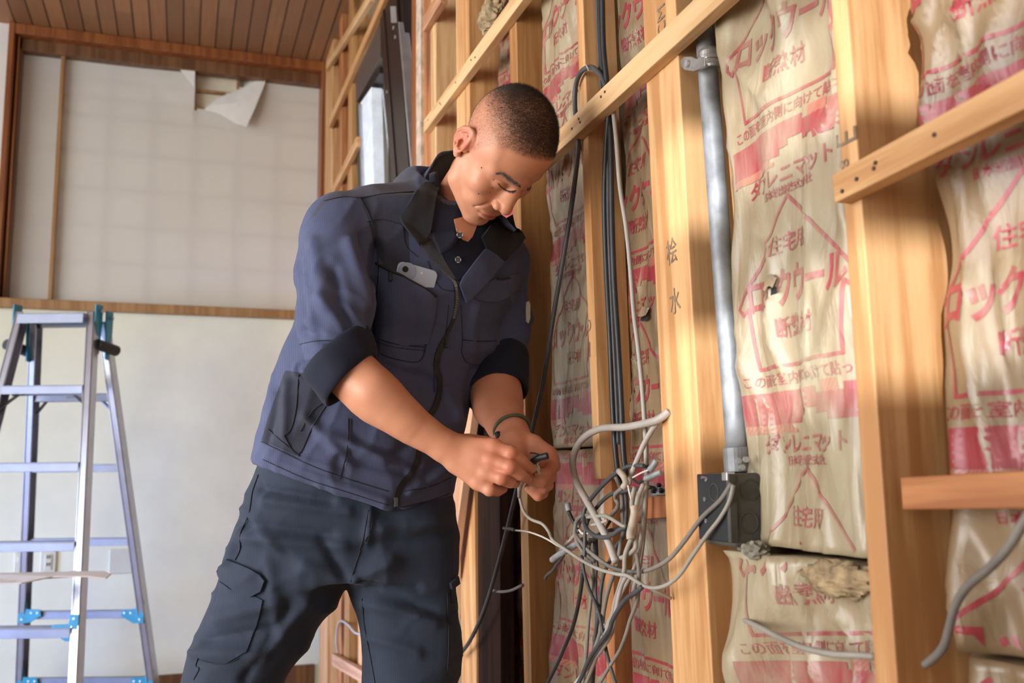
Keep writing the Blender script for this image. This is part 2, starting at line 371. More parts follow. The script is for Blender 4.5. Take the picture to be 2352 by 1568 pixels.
for py in (184, 267, 349, 432, 517, 602, 226-0):
    z = wy(250, py, YL).z
    lat.box((x0, YL, z-0.006), (x1, YL+0.02, z+0.006))
for px in (253, 352, 449, 547, 637):
    x = wy(px, 190, YL).x; lat.box((x-0.006, YL-0.002, zb0), (x+0.006, YL+0.022, ZC-0.04))
lat.build('lattice', 'kumiko', win)
# paper sheets: the left one whole, the wide one torn at its top edge
def inpoly(x, z, poly):
    c = np.zeros(x.shape, bool); n = len(poly)
    for i in range(n):
        xa, za = poly[i]; xb, zb_ = poly[(i+1) % n]
        with np.errstate(divide='ignore', invalid='ignore'):
            c ^= ((za > z) != (zb_ > z)) & (x < (xb-xa)*(z-za)/(zb_-za+1e-12)+xa)
    return c
def sheet(name, xa, xb, za, zb_, Y, hole=None, disp=None, step=0.012):
    nx = int((xb-xa)/step)+1; nz = int((zb_-za)/step)+1
    X, Z = np.meshgrid(np.linspace(xa, xb, nx), np.linspace(za, zb_, nz))
    Yv = np.full(X.shape, Y)-0.0015*vnoise2(X*5, Z*5, 3)
    if disp is not None: Yv = Yv-disp(X, Z)
    v = np.stack([X, Yv, Z], -1).reshape(-1, 3); idx = np.arange(nx*nz).reshape(nz, nx)
    f = np.stack([idx[:-1, :-1], idx[:-1, 1:], idx[1:, 1:], idx[1:, :-1]], -1).reshape(-1, 4)
    if hole:
        c = v[f].mean(1); f = f[~inpoly(c[:, 0], c[:, 2], hole)]
    me = bpy.data.meshes.new(name); me.from_pydata(v.tolist(), [], f.tolist()); me.update()
    return put(name, me, 'shoji_paper', win, smooth=True)
YP = YB+0.085
def wp(px, py): p = wy(px, py, YP); return (p.x, p.z)
hole = [wp(449, 120), wp(449, 252), wp(470, 248), wp(500, 226), wp(545, 205), wp(618, 168), wp(618, 120)]
e1 = wp(449, 200)
def dp(X, Z):
    d = np.clip((X-wp(300, 200)[0])/(e1[0]-wp(300, 200)[0]), 0, 1)*(X <= e1[0]+0.003)*np.clip((Z-wp(450, 300)[1])/0.22, 0, 1)
    return 0.035*d**2*np.clip(1-np.abs(np.sin((X*9+Z*7)))*0.4, 0, 1)
sheet('paper_sheet', wp(37, 400)[0], wp(134, 400)[0], zb0+0.03, wy(100, 118, YP).z, YP)
sheet('paper_sheet', wp(134, 400)[0], wp(734, 400)[0], zb0+0.03, wy(370, 141, YP).z, YP, hole, dp)
def fold(name, pix, dys, mat='paper_fold', th=0.002):
    pts = [wy(x, y, YP-0.004-d) for (x, y), d in zip(pix, dys)]
    c = sum(pts, Vector())/len(pts); mb = MB(); n = len(pts)
    back = [p+Vector((0, th, 0)) for p in pts]
    mb.add(pts+[c+Vector((0, -0.012, 0))]+back+[c+Vector((0, -0.008, 0))], [(i, (i+1) % n, n) for i in range(n)]+[(n+1+(i+1) % n, n+1+i, 2*n+1) for i in range(n)]+[(i, n+1+i, n+1+(i+1) % n, (i+1) % n) for i in range(n)])
    return mb.build(name, mat, win, fix=False, smooth=False)
fold('torn_flap', [(617, 167), (603, 205), (585, 250), (566, 291), (540, 283), (505, 262), (470, 252), (480, 242), (500, 226), (548, 208)], [0, .03, .05, .06, .05, .03, .01, .01, .0, 0])
fold('torn_flap', [(350, 138), (400, 141), (446, 146), (448, 165), (446, 200), (432, 170), (400, 152), (360, 150)], [0, .02, .035, .04, .04, .035, .02, 0])
# wall plates
def plate(x0_, y0_, x1_, y1_, lab, outlet=False, switch=False):
    a = wy(x0_, y1_); b = wy(x1_, y0_)
    e = empty('wall_plate' if not outlet else 'wall_outlet', ((a.x+b.x)/2, YB, a.z))
    tag(e, lab, 'outlet' if outlet else 'wall plate')
    MB().box((a.x, YB-0.009, a.z), (b.x, YB, b.z)).build('cover', 'plate_plastic', e, bevel=0.004)
    w = b.x-a.x; h = b.z-a.z
    if outlet:
        MB().box((a.x+w*.28, YB-0.013, a.z+h*.15), (a.x+w*.72, YB-0.008, a.z+h*.85)).build('socket', 'plate_plastic', e, bevel=0.002)
        s = MB()
        for zz in (.32, .66):
            for xx in (.42, .56): s.box((a.x+w*xx, YB-0.0145, a.z+h*zz), (a.x+w*xx+0.004, YB-0.012, a.z+h*zz+0.014))
        s.build('slot', 'plate_hole', e)
    if switch:
        MB().box((a.x+w*.25, YB-0.015, a.z+h*.55), (a.x+w*.8, YB-0.008, a.z+h*.85)).build('switch_button', 'plate_plastic', e, bevel=0.003)
plate(91, 1264, 131, 1316, 'cream double power outlet on the back wall behind the ladder', outlet=True)
plate(31, 1268, 62, 1318, 'cream switch plate on the back wall, left of the outlet', switch=True)
plate(249, 1259, 306, 1318, 'square blank cream cover plate on the back wall, right of the outlet')
# right wall: outer sheathing with the window opening left clear
XS = XW+0.135
yw0, yw1 = PXp(948, 300, XW).y, PXp(818, 300, XW).y
zw1 = ZC-0.28; zw0 = 1.0
slab('wall_right', (XS, -1.2, 0), (XS+0.02, yw0, ZC), 'sheathing')
slab('wall_right_beyond', (XS, yw1, 0), (XS+0.02, YB, ZC), 'sheathing')
slab('wall_right_below_window', (XS, yw0, 0), (XS+0.02, yw1, zw0), 'sheathing')
slab('wall_right_above_window', (XS, yw0, zw1+0.25), (XS+0.02, yw1, ZC), 'sheathing')
# unseen wall added behind the camera, slots shaped to throw two bands of sunlight
Yw = -2.6; tt = lambda y: XW-(y-Yw)*SUND.x/SUND.y; dz = lambda y: -(y-Yw)*SUND.z/SUND.y
xa_, xb_ = tt(1.24), tt(0.45); up = dz(1.1)
zs = [0, 1.03+up, 1.19+up, 1.31+up, 1.46+up, ZC]
MBw = MB(); MBw.box((-11, Yw-.1, 0), (xa_, Yw, ZC)); MBw.box((xb_, Yw-.1, 0), (0.80, Yw, ZC))
for a, b in ((0, 1), (2, 3), (4, 5)): MBw.box((xa_, Yw-.1, zs[a]), (xb_, Yw, zs[b]))
struct(MBw.build('wall_sun_mask', 'plaster'))
slab('trim_1', (XW+0.03, yw1-0.02, ZC-0.03), (XW+0.06, YB, ZC), 'galvanised')
# ---------------------------------------------------------------- timber frame of the right-hand wall
def line_at(a, b, z, X):
    A, B = PXp(*a, X), PXp(*b, X); t = (z-A.z)/(B.z-A.z); return A+(B-A)*t
def stud(name, La, Lb, Ra, Rb, label, mat='pine', X=XW, dep=0.105, z0=0.0, z1=None, group=None, side=None):
    z1 = ZC if z1 is None else z1
    c = [line_at(La, Lb, z0, X), line_at(Ra, Rb, z0, X), line_at(Ra, Rb, z1, X), line_at(La, Lb, z1, X)]
    o = beam(name, c, mat, (dep, 0, 0)); tag(o, label, 'stud' if 'post' not in name else 'post', group)
    return o
stud('wall_stud', (1908, 0), (2010, 1568), (1944, 0), (2061, 1568), 'pale wall stud nearest the right edge, with a black stamp and brace over it')
post = stud('wall_post', (1483, 170), (1547, 1568), (1560, 170), (1637, 1568), 'thick pale main post between the worker and the metal conduit')
zcut = PXp(1378, 1100, XW).z
stud('wall_stud', (1327, 100), (1362, 1050), (1342, 100), (1377, 1050), 'wall stud with black cables running down it, sawn off above the cable tangle', 'pine', z0=zcut, dep=0.06)
stud('wall_stud', (1386, 1120), (1392, 1500), (1404, 1120), (1411, 1500), 'short orange stud behind the cable tangle', 'pine_orange', X=XW+0.025, dep=0.08, z1=zcut+0.05)
stud('wall_stud', (1169, 60), (1202, 1500), (1186, 60), (1219, 1500), 'grained wall stud behind the hands of the worker', 'pine_shaded', dep=0.105)
stud('wall_post', (1047, 50), (1060, 1568), (1077, 50), (1094, 1568), 'pale post behind the worker rising past the back of his head', 'pine', dep=0.12)
stud('wall_stud', (989, 40), (992, 1560), (1001, 40), (1005, 1560), 'thin pale stud between the dark window frame and the post', 'pine_pale')
stud('wall_stud', (966, 40), (966, 1560), (989, 40), (990, 1560), 'orange jamb stud at the right of the dark window frame', 'pine_orange', dep=0.12)
MBj = beam('window_jamb_strip', [line_at((954, 0), (955, 1000), 0, XW-.01), line_at((966, 0), (967, 1000), 0, XW-.01), line_at((966, 0), (967, 1000), ZC, XW-.01), line_at((954, 0), (955, 1000), ZC, XW-.01)], 'plaster_edge', (0.09, 0, 0))
tag(MBj, 'plaster smeared strip beside the dark window frame', 'trim')
o = beam('window_jamb_board', [line_at((945, 0), (945, 1000), 0, XW-.012), line_at((954, 0), (955, 1000), 0, XW-.012), line_at((954, 0), (955, 1000), ZC, XW-.012), line_at((945, 0), (945, 1000), ZC, XW-.012)], 'trim_wood', (0.11, 0, 0))
tag(o, 'red-brown jamb board beside the dark window frame', 'trim')
# far end, left of the window
stud('wall_post', (748, 200), (733, 1500), (765, 200), (752, 1500), 'corner post where the stud wall meets the back wall', 'pine', dep=0.10)
stud('wall_stud', (779, 200), (776, 1500), (786, 200), (784, 1500), 'second stud from the back corner', 'pine_orange', dep=0.10)
stud('wall_stud', (800, 200), (790, 1500), (810, 200), (800, 1500), 'third stud from the back corner', 'pine_shaded', dep=0.10)
stud('wall_stud', (826, 450), (822, 1500), (836, 450), (834, 1500), 'fourth stud from the back corner, below the dark window', 'pine', dep=0.10, z1=1.02)
stud('wall_stud', (868, 450), (866, 1500), (880, 450), (878, 1500), 'fifth stud from the back corner, below the dark window', 'pine', dep=0.10, z1=1.02)
stud('wall_stud', (910, 450), (908, 1500), (924, 450), (922, 1500), 'sixth stud from the back corner, below the dark window', 'pine', dep=0.10, z1=1.02)
stud('wall_stud', (2560, 0), (2700, 1568), (2620, 0), (2790, 1568), 'wall stud just past the right edge of the picture', 'pine') if False else None
# dark brown board beside the post and leaning offcut
o = beam('dark_board', [line_at((1096, 950), (1099, 1568), 0, XW+.005), line_at((1146, 950), (1150, 1568), 0, XW+.005), line_at((1146, 950), (1150, 1568), 1.13, XW+.005), line_at((1096, 950), (1099, 1568), 1.13, XW+.005)], 'wood_dark_brown', (0.03, 0, 0))
tag(o, 'dark brown board standing in the wall right of the pale post', 'board')
c = [PXp(1022, 1330, XW-.03), PXp(1034, 1330, XW-.03), PXp(1086, 935, XW-.03), PXp(1062, 935, XW-.03)]
o = beam('leaning_board', c, 'pine_pink', (0.018, 0, 0)); tag(o, 'pinkish board leaning between the worker and the post', 'board')
# horizontal furring battens nailed over the studs
def batten(a, b, hgt, label, mat='pine', X0=XW-0.019, th=0.019, name='furring_batten', hgt2=None):
    A, B = PXp(*a, X0), PXp(*b, X0); d = (B-A).normalized(); up = Vector((0, 0, 1)); up = (up-d*up.dot(d)).normalized()
    h2 = hgt2 or hgt
    c = [A-up*hgt, A, B, B-up*h2]
    o = beam(name, [c[0], c[1], c[2], c[3]], mat, (th, 0, 0)); tag(o, label, 'batten', None)
    return o, A, B, up, hgt
def nails(bt, fr):
    o, A, B, up, h = bt
    for t, s in fr:
        p = A+(B-A)*t-up*h*s
        n = MB().cyl(p+Vector((-0.0012, 0, 0)), p+Vector((0.002, 0, 0)), 0.0022, 8).build('nail_head', 'nail_dark', o)
b1 = batten((973, 276), (1330, -222), 0.036, 'pale batten nailed across the studs behind the head of the worker', 'pine_pale')
b2 = batten((1200, 378), (2000, -395), 0.037, 'long pale batten crossing the main post and over the black cables', 'pine_pale')
nails(b2, [(0.10, .45), (0.12, .3), (0.25, .55), (0.28, .4), (0.285, .6), (0.37, .35), (0.385, .3), (0.17, .5)])
b3 = batten((1910, 401), (2460, 97), 0.029, 'pale batten nailed to the right-hand stud, running out of the picture', 'pine', hgt2=0.031)
nails(b3, [(0.05, .75), (0.13, .6), (0.22, .55), (0.23, .4), (0.5, .5)])
nails(b1, [(0.05, .5), (0.16, .4), (0.17, .6), (0.30, .5), (0.42, .4), (0.45, .6)])
batten((749, 146), (850, -20), 0.036, 'topmost batten near the back corner, just under the ceiling', 'pine_pale')
batten((755, 275), (893, -50), 0.040, 'second batten from the ceiling near the back corner', 'pine')
batten((757, 440), (819, 313), 0.040, 'third batten from the ceiling near the back corner', 'pine')
batten((971, 40), (1012, -30), 0.042, 'short batten end beside the top of the dark window frame', 'pine_pink')
o = beam('blocking', [PXp(2072, 1170, XW+.004), PXp(2067, 1096, XW+.004), PXp(2480, 1074, XW+.004), PXp(2480, 1167, XW+.004)], 'pine_orange', (0.018, 0, 0))
tag(o, 'orange blocking piece between studs at the right edge', 'blocking')
o = beam('blocking', [PXp(1478, 1192, XW+.008), PXp(1478, 1141, XW+.008), PXp(1534, 1138, XW+.008), PXp(1534, 1188, XW+.008)], 'pine_orange', (0.018, 0, 0))
tag(o, 'red-orange blocking piece left of the main post, under the terminal plate', 'blocking')
# debris at the foot of the far wall
o = beam('offcut_board', [PXp(762, 1528, XW-.03), PXp(762, 1500, XW-.03), PXp(838, 1545, XW-.03), PXp(838, 1573, XW-.03)], 'pine_pink', (0.02, 0, 0)); tag(o, 'dusty grey-pink offcut slanting across the foot of the far studs', 'board')
# ---- black stamps on the timber
def text_mesh(body, size, right, up, origin, normal_off=0.0008, align='CENTER', bold=0.0):
    cu = bpy.data.curves.new('t', 'FONT'); cu.body = body; cu.size = size; cu.align_x = align; cu.resolution_u = 2; cu.offset = bold
    ob = bpy.data.objects.new('t', cu); COL.objects.link(ob); dg = bpy.context.evaluated_depsgraph_get()
    me = ob.evaluated_get(dg).to_mesh(); co = np.array([v.co[:] for v in me.vertices]) if len(me.vertices) else np.zeros((0, 3))
    fs = [tuple(p.vertices) for p in me.polygons]
    bpy.data.objects.remove(ob); bpy.data.curves.remove(cu)
    R, U, O = np.array(right), np.array(up), np.array(origin)
    return [Vector(O+c[0]*R+c[1]*U) for c in co], fs
def stamp(body, px, py, size, rot, parent, sx=1.0, X=XW):
    r = Vector((0, -math.cos(rot), math.sin(rot)))*sx; u = Vector((0, math.sin(rot), math.cos(rot)))
    o = PXp(px, py, X)+Vector((-0.0009, 0, 0))
    v, f = text_mesh(body, size, r, u, o); mb = MB().add(v, f); mb.build('ink_stamp', 'stamp_ink', parent, fix=False)
studs = {o['label'][:22]: o for o in COL.objects if o.name.startswith('wall_')and 'label' in o}
s_right = [o for o in COL.objects if o.get('label', '').startswith('pale wall stud nearest')][0]
s_mid = [o for o in COL.objects if o.get('label', '').startswith('wall stud with black')][0]
stamp('E', 1968, 305, 0.044, math.radians(90), s_right, 0.8); stamp('8', 1950, 372, 0.02, math.radians(90), s_right)
stamp('CM', 1528, 40, 0.032, math.radians(90), post, 1.0)
stamp('桧', 1545, 600, 0.038, 0.1, post, 0.8); stamp('水', 1552, 715, 0.038, 0.05, post, 0.8)
stamp('O', 1358, 745, 0.026, math.radians(90), s_mid, 1.0)
stamp('ー', 1362, 800, 0.03, math.radians(90), s_mid, 1.0)
# ---------------------------------------------------------------- insulation batts with printed film
class BattShape:
    def __init__(s, y0, y1, z0, z1, Xf, seed, edge=0.05, amp=1.0):
        s.y0, s.y1, s.z0, s.z1, s.Xf, s.seed, s.edge, s.amp = y0, y1, z0, z1, Xf, seed, edge, amp
    def x(s, y, z):
        t = np.clip(np.minimum(y-s.y0, s.y1-y)/0.035, 0, 1); b = 1-np.sqrt(np.clip(1-(1-t)**2, 0, 1))
        b = (1-t)**2.2
        w = (vnoise2(y*11+4*vnoise2(y*4, z*3, s.seed), z*5, s.seed+1)-0.5)*0.024
        w += (vnoise2(y*30+2*vnoise2(y*9, z*6, s.seed+5), z*9, s.seed+2)-0.5)*0.010
        r = np.abs(vnoise2(y*38+3*vnoise2(y*6, z*4, s.seed+8), z*7+2*vnoise2(y*8, z*8, s.seed+9), s.seed+3)-0.5)*2
        w += (1-r)**4*-0.0065
        return s.Xf+s.edge*b+w*s.amp
def batt(shape, label, phase, sfx='', name='insulation_batt', yc=None, step=0.006, prints=True, stepz=0.009, pscale=1.0, rot=0.0):
    s = shape; ny = max(4, int((s.y1-s.y0)/step)); nz = int((s.z1-s.z0)/stepz)
    Y, Z = np.meshgrid(np.linspace(s.y0, s.y1, ny), np.linspace(s.z0, s.z1, nz)); X = s.x(Y, Z)
    v = np.stack([X, Y, Z], -1).reshape(-1, 3); idx = np.arange(ny*nz).reshape(nz, ny)
    f = np.stack([idx[:-1, :-1], idx[1:, :-1], idx[1:, 1:], idx[:-1, 1:]], -1).reshape(-1, 4)
    # closed back so the batt has its thickness
    n0 = len(v); Xb = XS-0.003; bl = [(Xb, s.y0, s.z0), (Xb, s.y1, s.z0), (Xb, s.y1, s.z1), (Xb, s.y0, s.z1)]
    mb = MB(); mb.v = v.tolist(); mb.f = [tuple(q) for q in f.tolist()]; mb.mi = [0]*len(mb.f)
    b0 = len(mb.v); mb.v += bl
    mb.f += [(b0, b0+1, b0+2, b0+3), tuple([b0+3]+[int(i) for i in idx[::-1, 0]]+[b0]), tuple([b0+1]+[int(i) for i in idx[:, -1]]+[b0+2]), tuple([b0]+[int(i) for i in idx[0, :]]+[b0+1]), tuple([b0+2]+[int(i) for i in idx[-1, ::-1]]+[b0+3])]
    mb.mi += [0]*5
    if prints:
        yc = (s.y0+s.y1)/2 if yc is None else yc
        per = 0.300*pscale; k0 = int((phase-s.z1)/per)-1; k1 = int((phase-s.z0)/per)+1
        cr, sr = math.cos(rot), math.sin(rot)
        def tow(u, w, zc): u, w = u*pscale, w*pscale; return (yc-(u*cr-w*sr), zc+(u*sr+w*cr))
        for k in range(k0, k1+1):
            zc = phase-k*per
            items = []
            def line(pts, wd, mi=1, close=False):
                for a, b in zip(pts[:-1], pts[1:]):
                    a, b = np.array(a), np.array(b); d = (b-a)/np.linalg.norm(b-a); n = np.array((-d[1], d[0]))*wd/2
                    a = a-d*wd*.3; b = b+d*wd*.3
                    L = np.linalg.norm(b-a); m = max(1, int(L/0.012))
                    vs = [tuple(a+(b-a)*i/m+n) for i in range(m+1)]+[tuple(a+(b-a)*i/m-n) for i in range(m+1)]
                    items.append((vs, [(i, i+1, m+2+i, m+1+i) for i in range(m)], mi))
            def text(t, size, u, w, bold=0.0, sx=1.0):
                vs, fs = text_mesh(t, size, (sx, 0, 0), (0, 1, 0), (u, w, 0), bold=bold); items.append(([(p.x, p.y) for p in vs], fs, 1))
            def rect(poly, mi):
                u0 = min(p[0] for p in poly); u1 = max(p[0] for p in poly); w0 = min(p[1] for p in poly); w1 = max(p[1] for p in poly)
                nu, nw = int((u1-u0)/0.008)+1, int((w1-w0)/0.008)+1
                U, Wv = np.meshgrid(np.linspace(u0, u1, nu+1), np.linspace(w0, w1, nw+1)); ii = np.arange((nu+1)*(nw+1)).reshape(nw+1, nu+1)
                ff = np.stack([ii[:-1, :-1], ii[:-1, 1:], ii[1:, 1:], ii[1:, :-1]], -1).reshape(-1, 4); vv = np.stack([U, Wv], -1).reshape(-1, 2)
                c = vv[ff].mean(1); ff = ff[inpoly(c[:, 0], c[:, 1], poly)]
                items.append(([tuple(p) for p in vv], [tuple(int(x) for x in q) for q in ff], mi))
            line([(-.108, -.112), (-.092, -.090), (0, 0), (.092, -.090), (.108, -.112)], .0042); line([(-.108, -.112), (-.100, -.121), (-.092, -.114), (-.084, -.187), (.084, -.187), (.092, -.114), (.100, -.121), (.108, -.112)], .0042)
            text('住宅用', .024, 0, -.062, .0003); text('ロックウール', .045, 0, -.118, .0018, .70); text('断熱材', .025, 0, -.155, .0004)
            text('この面を室内側に向けて貼って', .0155, 0.0, -.207, .0002)
            rect([(-.12, -.215), (.03, -.215), (.03, -.224), (.075, -.224), (.075, -.215), (.14, -.215), (.14, -.252), (.06, -.252), (.02, -.236), (-.02, -.252), (-.12, -.252)], 1)
            rect([(-.12, -.252), (-.03, -.252), (-.01, -.262), (-.12, -.262)], 2)
            rect([(.04, -.224), (.07, -.224), (.07, -.21), (.04, -.21)], 2)
            text('ダンレニマット', .024, 0.0, -.283, .0006); text('日本岩綿株式会社', .0115, 0.0, -.297, .0003)
            for vs, fs, mi in items:
                yz = np.array([tow(a, b, zc) for a, b in vs]); 
                if not len(yz): continue
                ok = (yz[:, 0] > s.y0+0.006) & (yz[:, 0] < s.y1-0.006) & (yz[:, 1] > s.z0+0.004) & (yz[:, 1] < s.z1-0.004)
                fs = [q for q in fs if all(ok[i] for i in q)]
                if not fs: continue
                # cut long triangles so that the print follows the wrinkles of the film
                tri = np.array([t for q in fs for t in ([q[:3], (q[0], q[2], q[3])] if len(q) == 4 else [q[:3]])]); T = yz[tri]
                for _ in range(9):
                    e = np.linalg.norm(T-np.roll(T, -1, 1), axis=2); k_ = e.argmax(1); big = e.max(1) > 0.009
                    if not big.any(): break
                    B = T[big]; r_ = np.arange(len(B)); kb = k_[big]; p0, p1, p2 = B[r_, kb], B[r_, (kb+1) % 3], B[r_, (kb+2) % 3]; mdl = (p0+p1)/2
                    T = np.concatenate([T[~big], np.stack([p0, mdl, p2], 1), np.stack([mdl, p1, p2], 1)])
                flat = T.reshape(-1, 2); gy = np.clip((flat[:, 0]-s.y0)/(s.y1-s.y0)*(ny-1), 0, ny-1.001); gz = np.clip((flat[:, 1]-s.z0)/(s.z1-s.z0)*(nz-1), 0, nz-1.001)
                i0, j0 = gz.astype(int), gy.astype(int); fz, fy = gz-i0, gy-j0
                xx = (X[i0, j0]*(1-fy)+X[i0, j0+1]*fy)*(1-fz)+(X[i0+1, j0]*(1-fy)+X[i0+1, j0+1]*fy)*fz-0.0007
                _, fi, inv = np.unique(np.round(flat, 6), axis=0, return_index=True, return_inverse=True); inv = inv.ravel()
                n_ = len(mb.v); mb.v += [(float(xx[i]), float(flat[i, 0]), float(flat[i, 1])) for i in fi]; m_ = len(T)
                mb.f += [(n_+int(inv[3*i]), n_+int(inv[3*i+1]), n_+int(inv[3*i+2])) for i in range(m_)]; mb.mi += [mi]*m_
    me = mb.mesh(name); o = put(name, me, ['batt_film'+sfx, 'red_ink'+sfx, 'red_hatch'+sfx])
    sm = [True]*len(mb.mi); me.polygons.foreach_set('use_smooth', sm)
    tag(o, label, 'insulation'); return o
yS0 = PXp(1985, 1080, XW).y; yS0b = PXp(2030, 1080, XW).y
yS1 = PXp(1524, 1080, XW).y; yS1b = PXp(1610, 1080, XW).y
yS2 = PXp(1365, 1080, XW).y; yS2b = PXp(1385, 1080, XW).y
yS3 = PXp(1195, 1080, XW).y; yS3b = PXp(1211, 1080, XW).y
yS4 = PXp(1057, 1080, XW).y; yS4b = PXp(1091, 1080, XW).y
yS5 = PXp(990, 1080, XW).y; yS5b = PXp(1003, 1080, XW).y
zseam = PXp(1850, 1290, XW+.02).z; zseamA = PXp(1300, 1030, XW+.03).z
ap = PXp(2345, 372, XW+.04).z
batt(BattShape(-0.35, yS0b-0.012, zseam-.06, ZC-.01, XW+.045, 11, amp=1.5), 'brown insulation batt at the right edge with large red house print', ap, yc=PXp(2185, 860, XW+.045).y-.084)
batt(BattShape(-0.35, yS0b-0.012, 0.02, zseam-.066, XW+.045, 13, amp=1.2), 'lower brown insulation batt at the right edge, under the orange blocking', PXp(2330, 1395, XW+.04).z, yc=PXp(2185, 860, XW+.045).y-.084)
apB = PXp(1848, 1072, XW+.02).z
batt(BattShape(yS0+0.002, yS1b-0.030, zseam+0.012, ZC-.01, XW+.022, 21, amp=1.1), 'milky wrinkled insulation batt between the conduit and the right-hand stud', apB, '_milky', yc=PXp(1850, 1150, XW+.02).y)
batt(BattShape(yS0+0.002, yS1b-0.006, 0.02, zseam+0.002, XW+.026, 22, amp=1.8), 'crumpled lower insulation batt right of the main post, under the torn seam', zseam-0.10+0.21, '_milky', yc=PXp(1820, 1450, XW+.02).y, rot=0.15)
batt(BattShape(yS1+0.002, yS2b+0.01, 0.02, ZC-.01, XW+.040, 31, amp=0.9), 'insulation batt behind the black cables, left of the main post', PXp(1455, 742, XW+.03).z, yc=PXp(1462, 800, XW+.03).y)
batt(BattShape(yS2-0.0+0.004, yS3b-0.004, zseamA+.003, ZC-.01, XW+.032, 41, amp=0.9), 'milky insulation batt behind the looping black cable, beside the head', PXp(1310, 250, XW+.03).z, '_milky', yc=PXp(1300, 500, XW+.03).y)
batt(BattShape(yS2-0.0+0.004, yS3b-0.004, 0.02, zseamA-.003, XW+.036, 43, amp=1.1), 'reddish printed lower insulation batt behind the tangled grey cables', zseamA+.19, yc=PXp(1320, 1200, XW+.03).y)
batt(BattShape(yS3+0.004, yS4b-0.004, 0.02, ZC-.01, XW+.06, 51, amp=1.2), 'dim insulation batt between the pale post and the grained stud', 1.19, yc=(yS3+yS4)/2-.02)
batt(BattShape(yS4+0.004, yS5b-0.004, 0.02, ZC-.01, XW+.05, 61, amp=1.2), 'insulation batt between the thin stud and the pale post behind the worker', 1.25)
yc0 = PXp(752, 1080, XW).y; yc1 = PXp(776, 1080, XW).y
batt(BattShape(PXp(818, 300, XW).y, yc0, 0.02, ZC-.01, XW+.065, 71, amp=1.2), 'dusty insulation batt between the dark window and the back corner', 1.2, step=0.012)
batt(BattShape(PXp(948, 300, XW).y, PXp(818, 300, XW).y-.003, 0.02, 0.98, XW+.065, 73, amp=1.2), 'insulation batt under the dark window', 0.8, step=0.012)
# lumps of bare rock wool at seams
def wool(px, py, X, sx, sy, sz, label, seed, parent=None):
    c = PXp(px, py, X); bm = bmesh.new(); bmesh.ops.create_icosphere(bm, subdivisions=5, radius=1)
    for v in bm.verts:
        p = v.co; n = 1+0.45*(float(vnoise2(np.array([p.y*3.1+5]), np.array([p.z*3.3+p.x*2+9]), seed)[0])-.5)+0.28*(float(vnoise2(np.array([p.y*11+p.x*7]), np.array([p.z*10+3]), seed+1)[0])-.5)
        v.co = Vector((p.x*sx*n, p.y*sy*n, p.z*sz*n))+c
    me = bpy.data.meshes.new('rock_wool_tuft'); bm.to_mesh(me); bm.free()
    o = put('rock_wool_tuft', me, 'rock_wool', smooth=True); tag(o, label, 'insulation'); return o
wool(1925, 1330, XW+.018, .010, .052, .018, 'strip of bare brown rock wool in the torn seam right of the box', 3)
wool(1128, 40, XW+.02, .022, .05, .045, 'tuft of pale rock wool sticking out beside the upper batten', 4)
wool(1275, 1045, XW+.05, .012, .09, .008, 'thin yellow line of rock wool in the seam beside the hands', 5)

# small tears in the film: curled flap over a dark slit
def tear(px, py, X, w, h, seed, parent):
    r = random.Random(seed); c = PXp(px, py, X); ds = []
    n = 9; top = [c+Vector((-.002-.004*math.sin(math.pi*i/n), -w*(i/n-.5), h*(.5+.25*math.sin(math.pi*i/n))+r.uniform(-.1, .1)*h)) for i in range(n+1)]
    bot = [c+Vector((-.006-.008*math.sin(math.pi*i/n), -w*(i/n-.5)*.7, -h*(.15+.3*math.sin(math.pi*i/n))+r.uniform(-.15, .15)*h)) for i in range(n+1)]
    MB().add(top+bot, [(i, i+1, n+2+i, n+1+i) for i in range(n)]).build('torn_film', 'batt_film_milky', parent, fix=False)
    sl = [c+Vector((-.0022, -w*.45*math.cos(a)*(1+r.uniform(-.3, .3)), -h*.35+h*.30*math.sin(a)*(1+r.uniform(-.3, .3)))) for a in [i*2*math.pi/14 for i in range(14)]]
    MB().add(sl, [tuple(range(14))]).build('slit', 'plate_hole', parent, fix=False)
bts = {o['label'][:30]: o for o in COL.objects if o.name.startswith('insulation_batt')}
b_mid = [o for l, o in bts.items() if l.startswith('milky wrinkled')][0]; b_cab = [o for l, o in bts.items() if l.startswith('insulation batt behind the bla')][0]
tear(1776, 655, XW+.014, .020, .016, 1, b_mid); tear(1484, 722, XW+.030, .030, .014, 2, b_cab)
# ---------------------------------------------------------------- dark window unit tilted in its opening
wu = empty('window_2', PXp(900, 400, XW+.03)); wu['kind'] = 'structure'; wu['label'] = 'dark brown window unit tilted in its opening, daylight behind the glass'
def quadbar(name, px4, X, dep, mat, parent, bevel=0.002):
    c = [PXp(x, y, X) for x, y in px4]; mb = MB(); mb.hexa([c[0], c[1], c[1]+Vector((dep, 0, 0)), c[0]+Vector((dep, 0, 0)), c[3], c[2], c[2]+Vector((dep, 0, 0)), c[3]+Vector((dep, 0, 0))])
    return mb.build(name, mat, parent, bevel=bevel)
XU = XW-0.005
quadbar('jamb', [(908, 560), (952, 560), (908, -40), (866, -40)], XU, .07, 'frame_brown', wu)
quadbar('jamb_groove', [(917, 560), (921, 560), (876, -40), (872, -40)], XU-.004, .01, 'frame_brown', wu, 0.001)
quadbar('daylight_sliver', [(957, 560), (961, 560), (917, 50), (914, 50)], XU-.003, .03, 'sash_silver', wu, 0.001)  # bright bar put in for a sliver of daylight beside the frame
quadbar('outer_jamb', [(962, 560), (968, 560), (919, -40), (910, -40)], XU+.01, .06, 'frame_brown', wu)
quadbar('hinge_plate', [(898, 52), (910, 52), (908, 14), (896, 14)], XU-.004, .004, 'frame_steel', wu, 0.001)
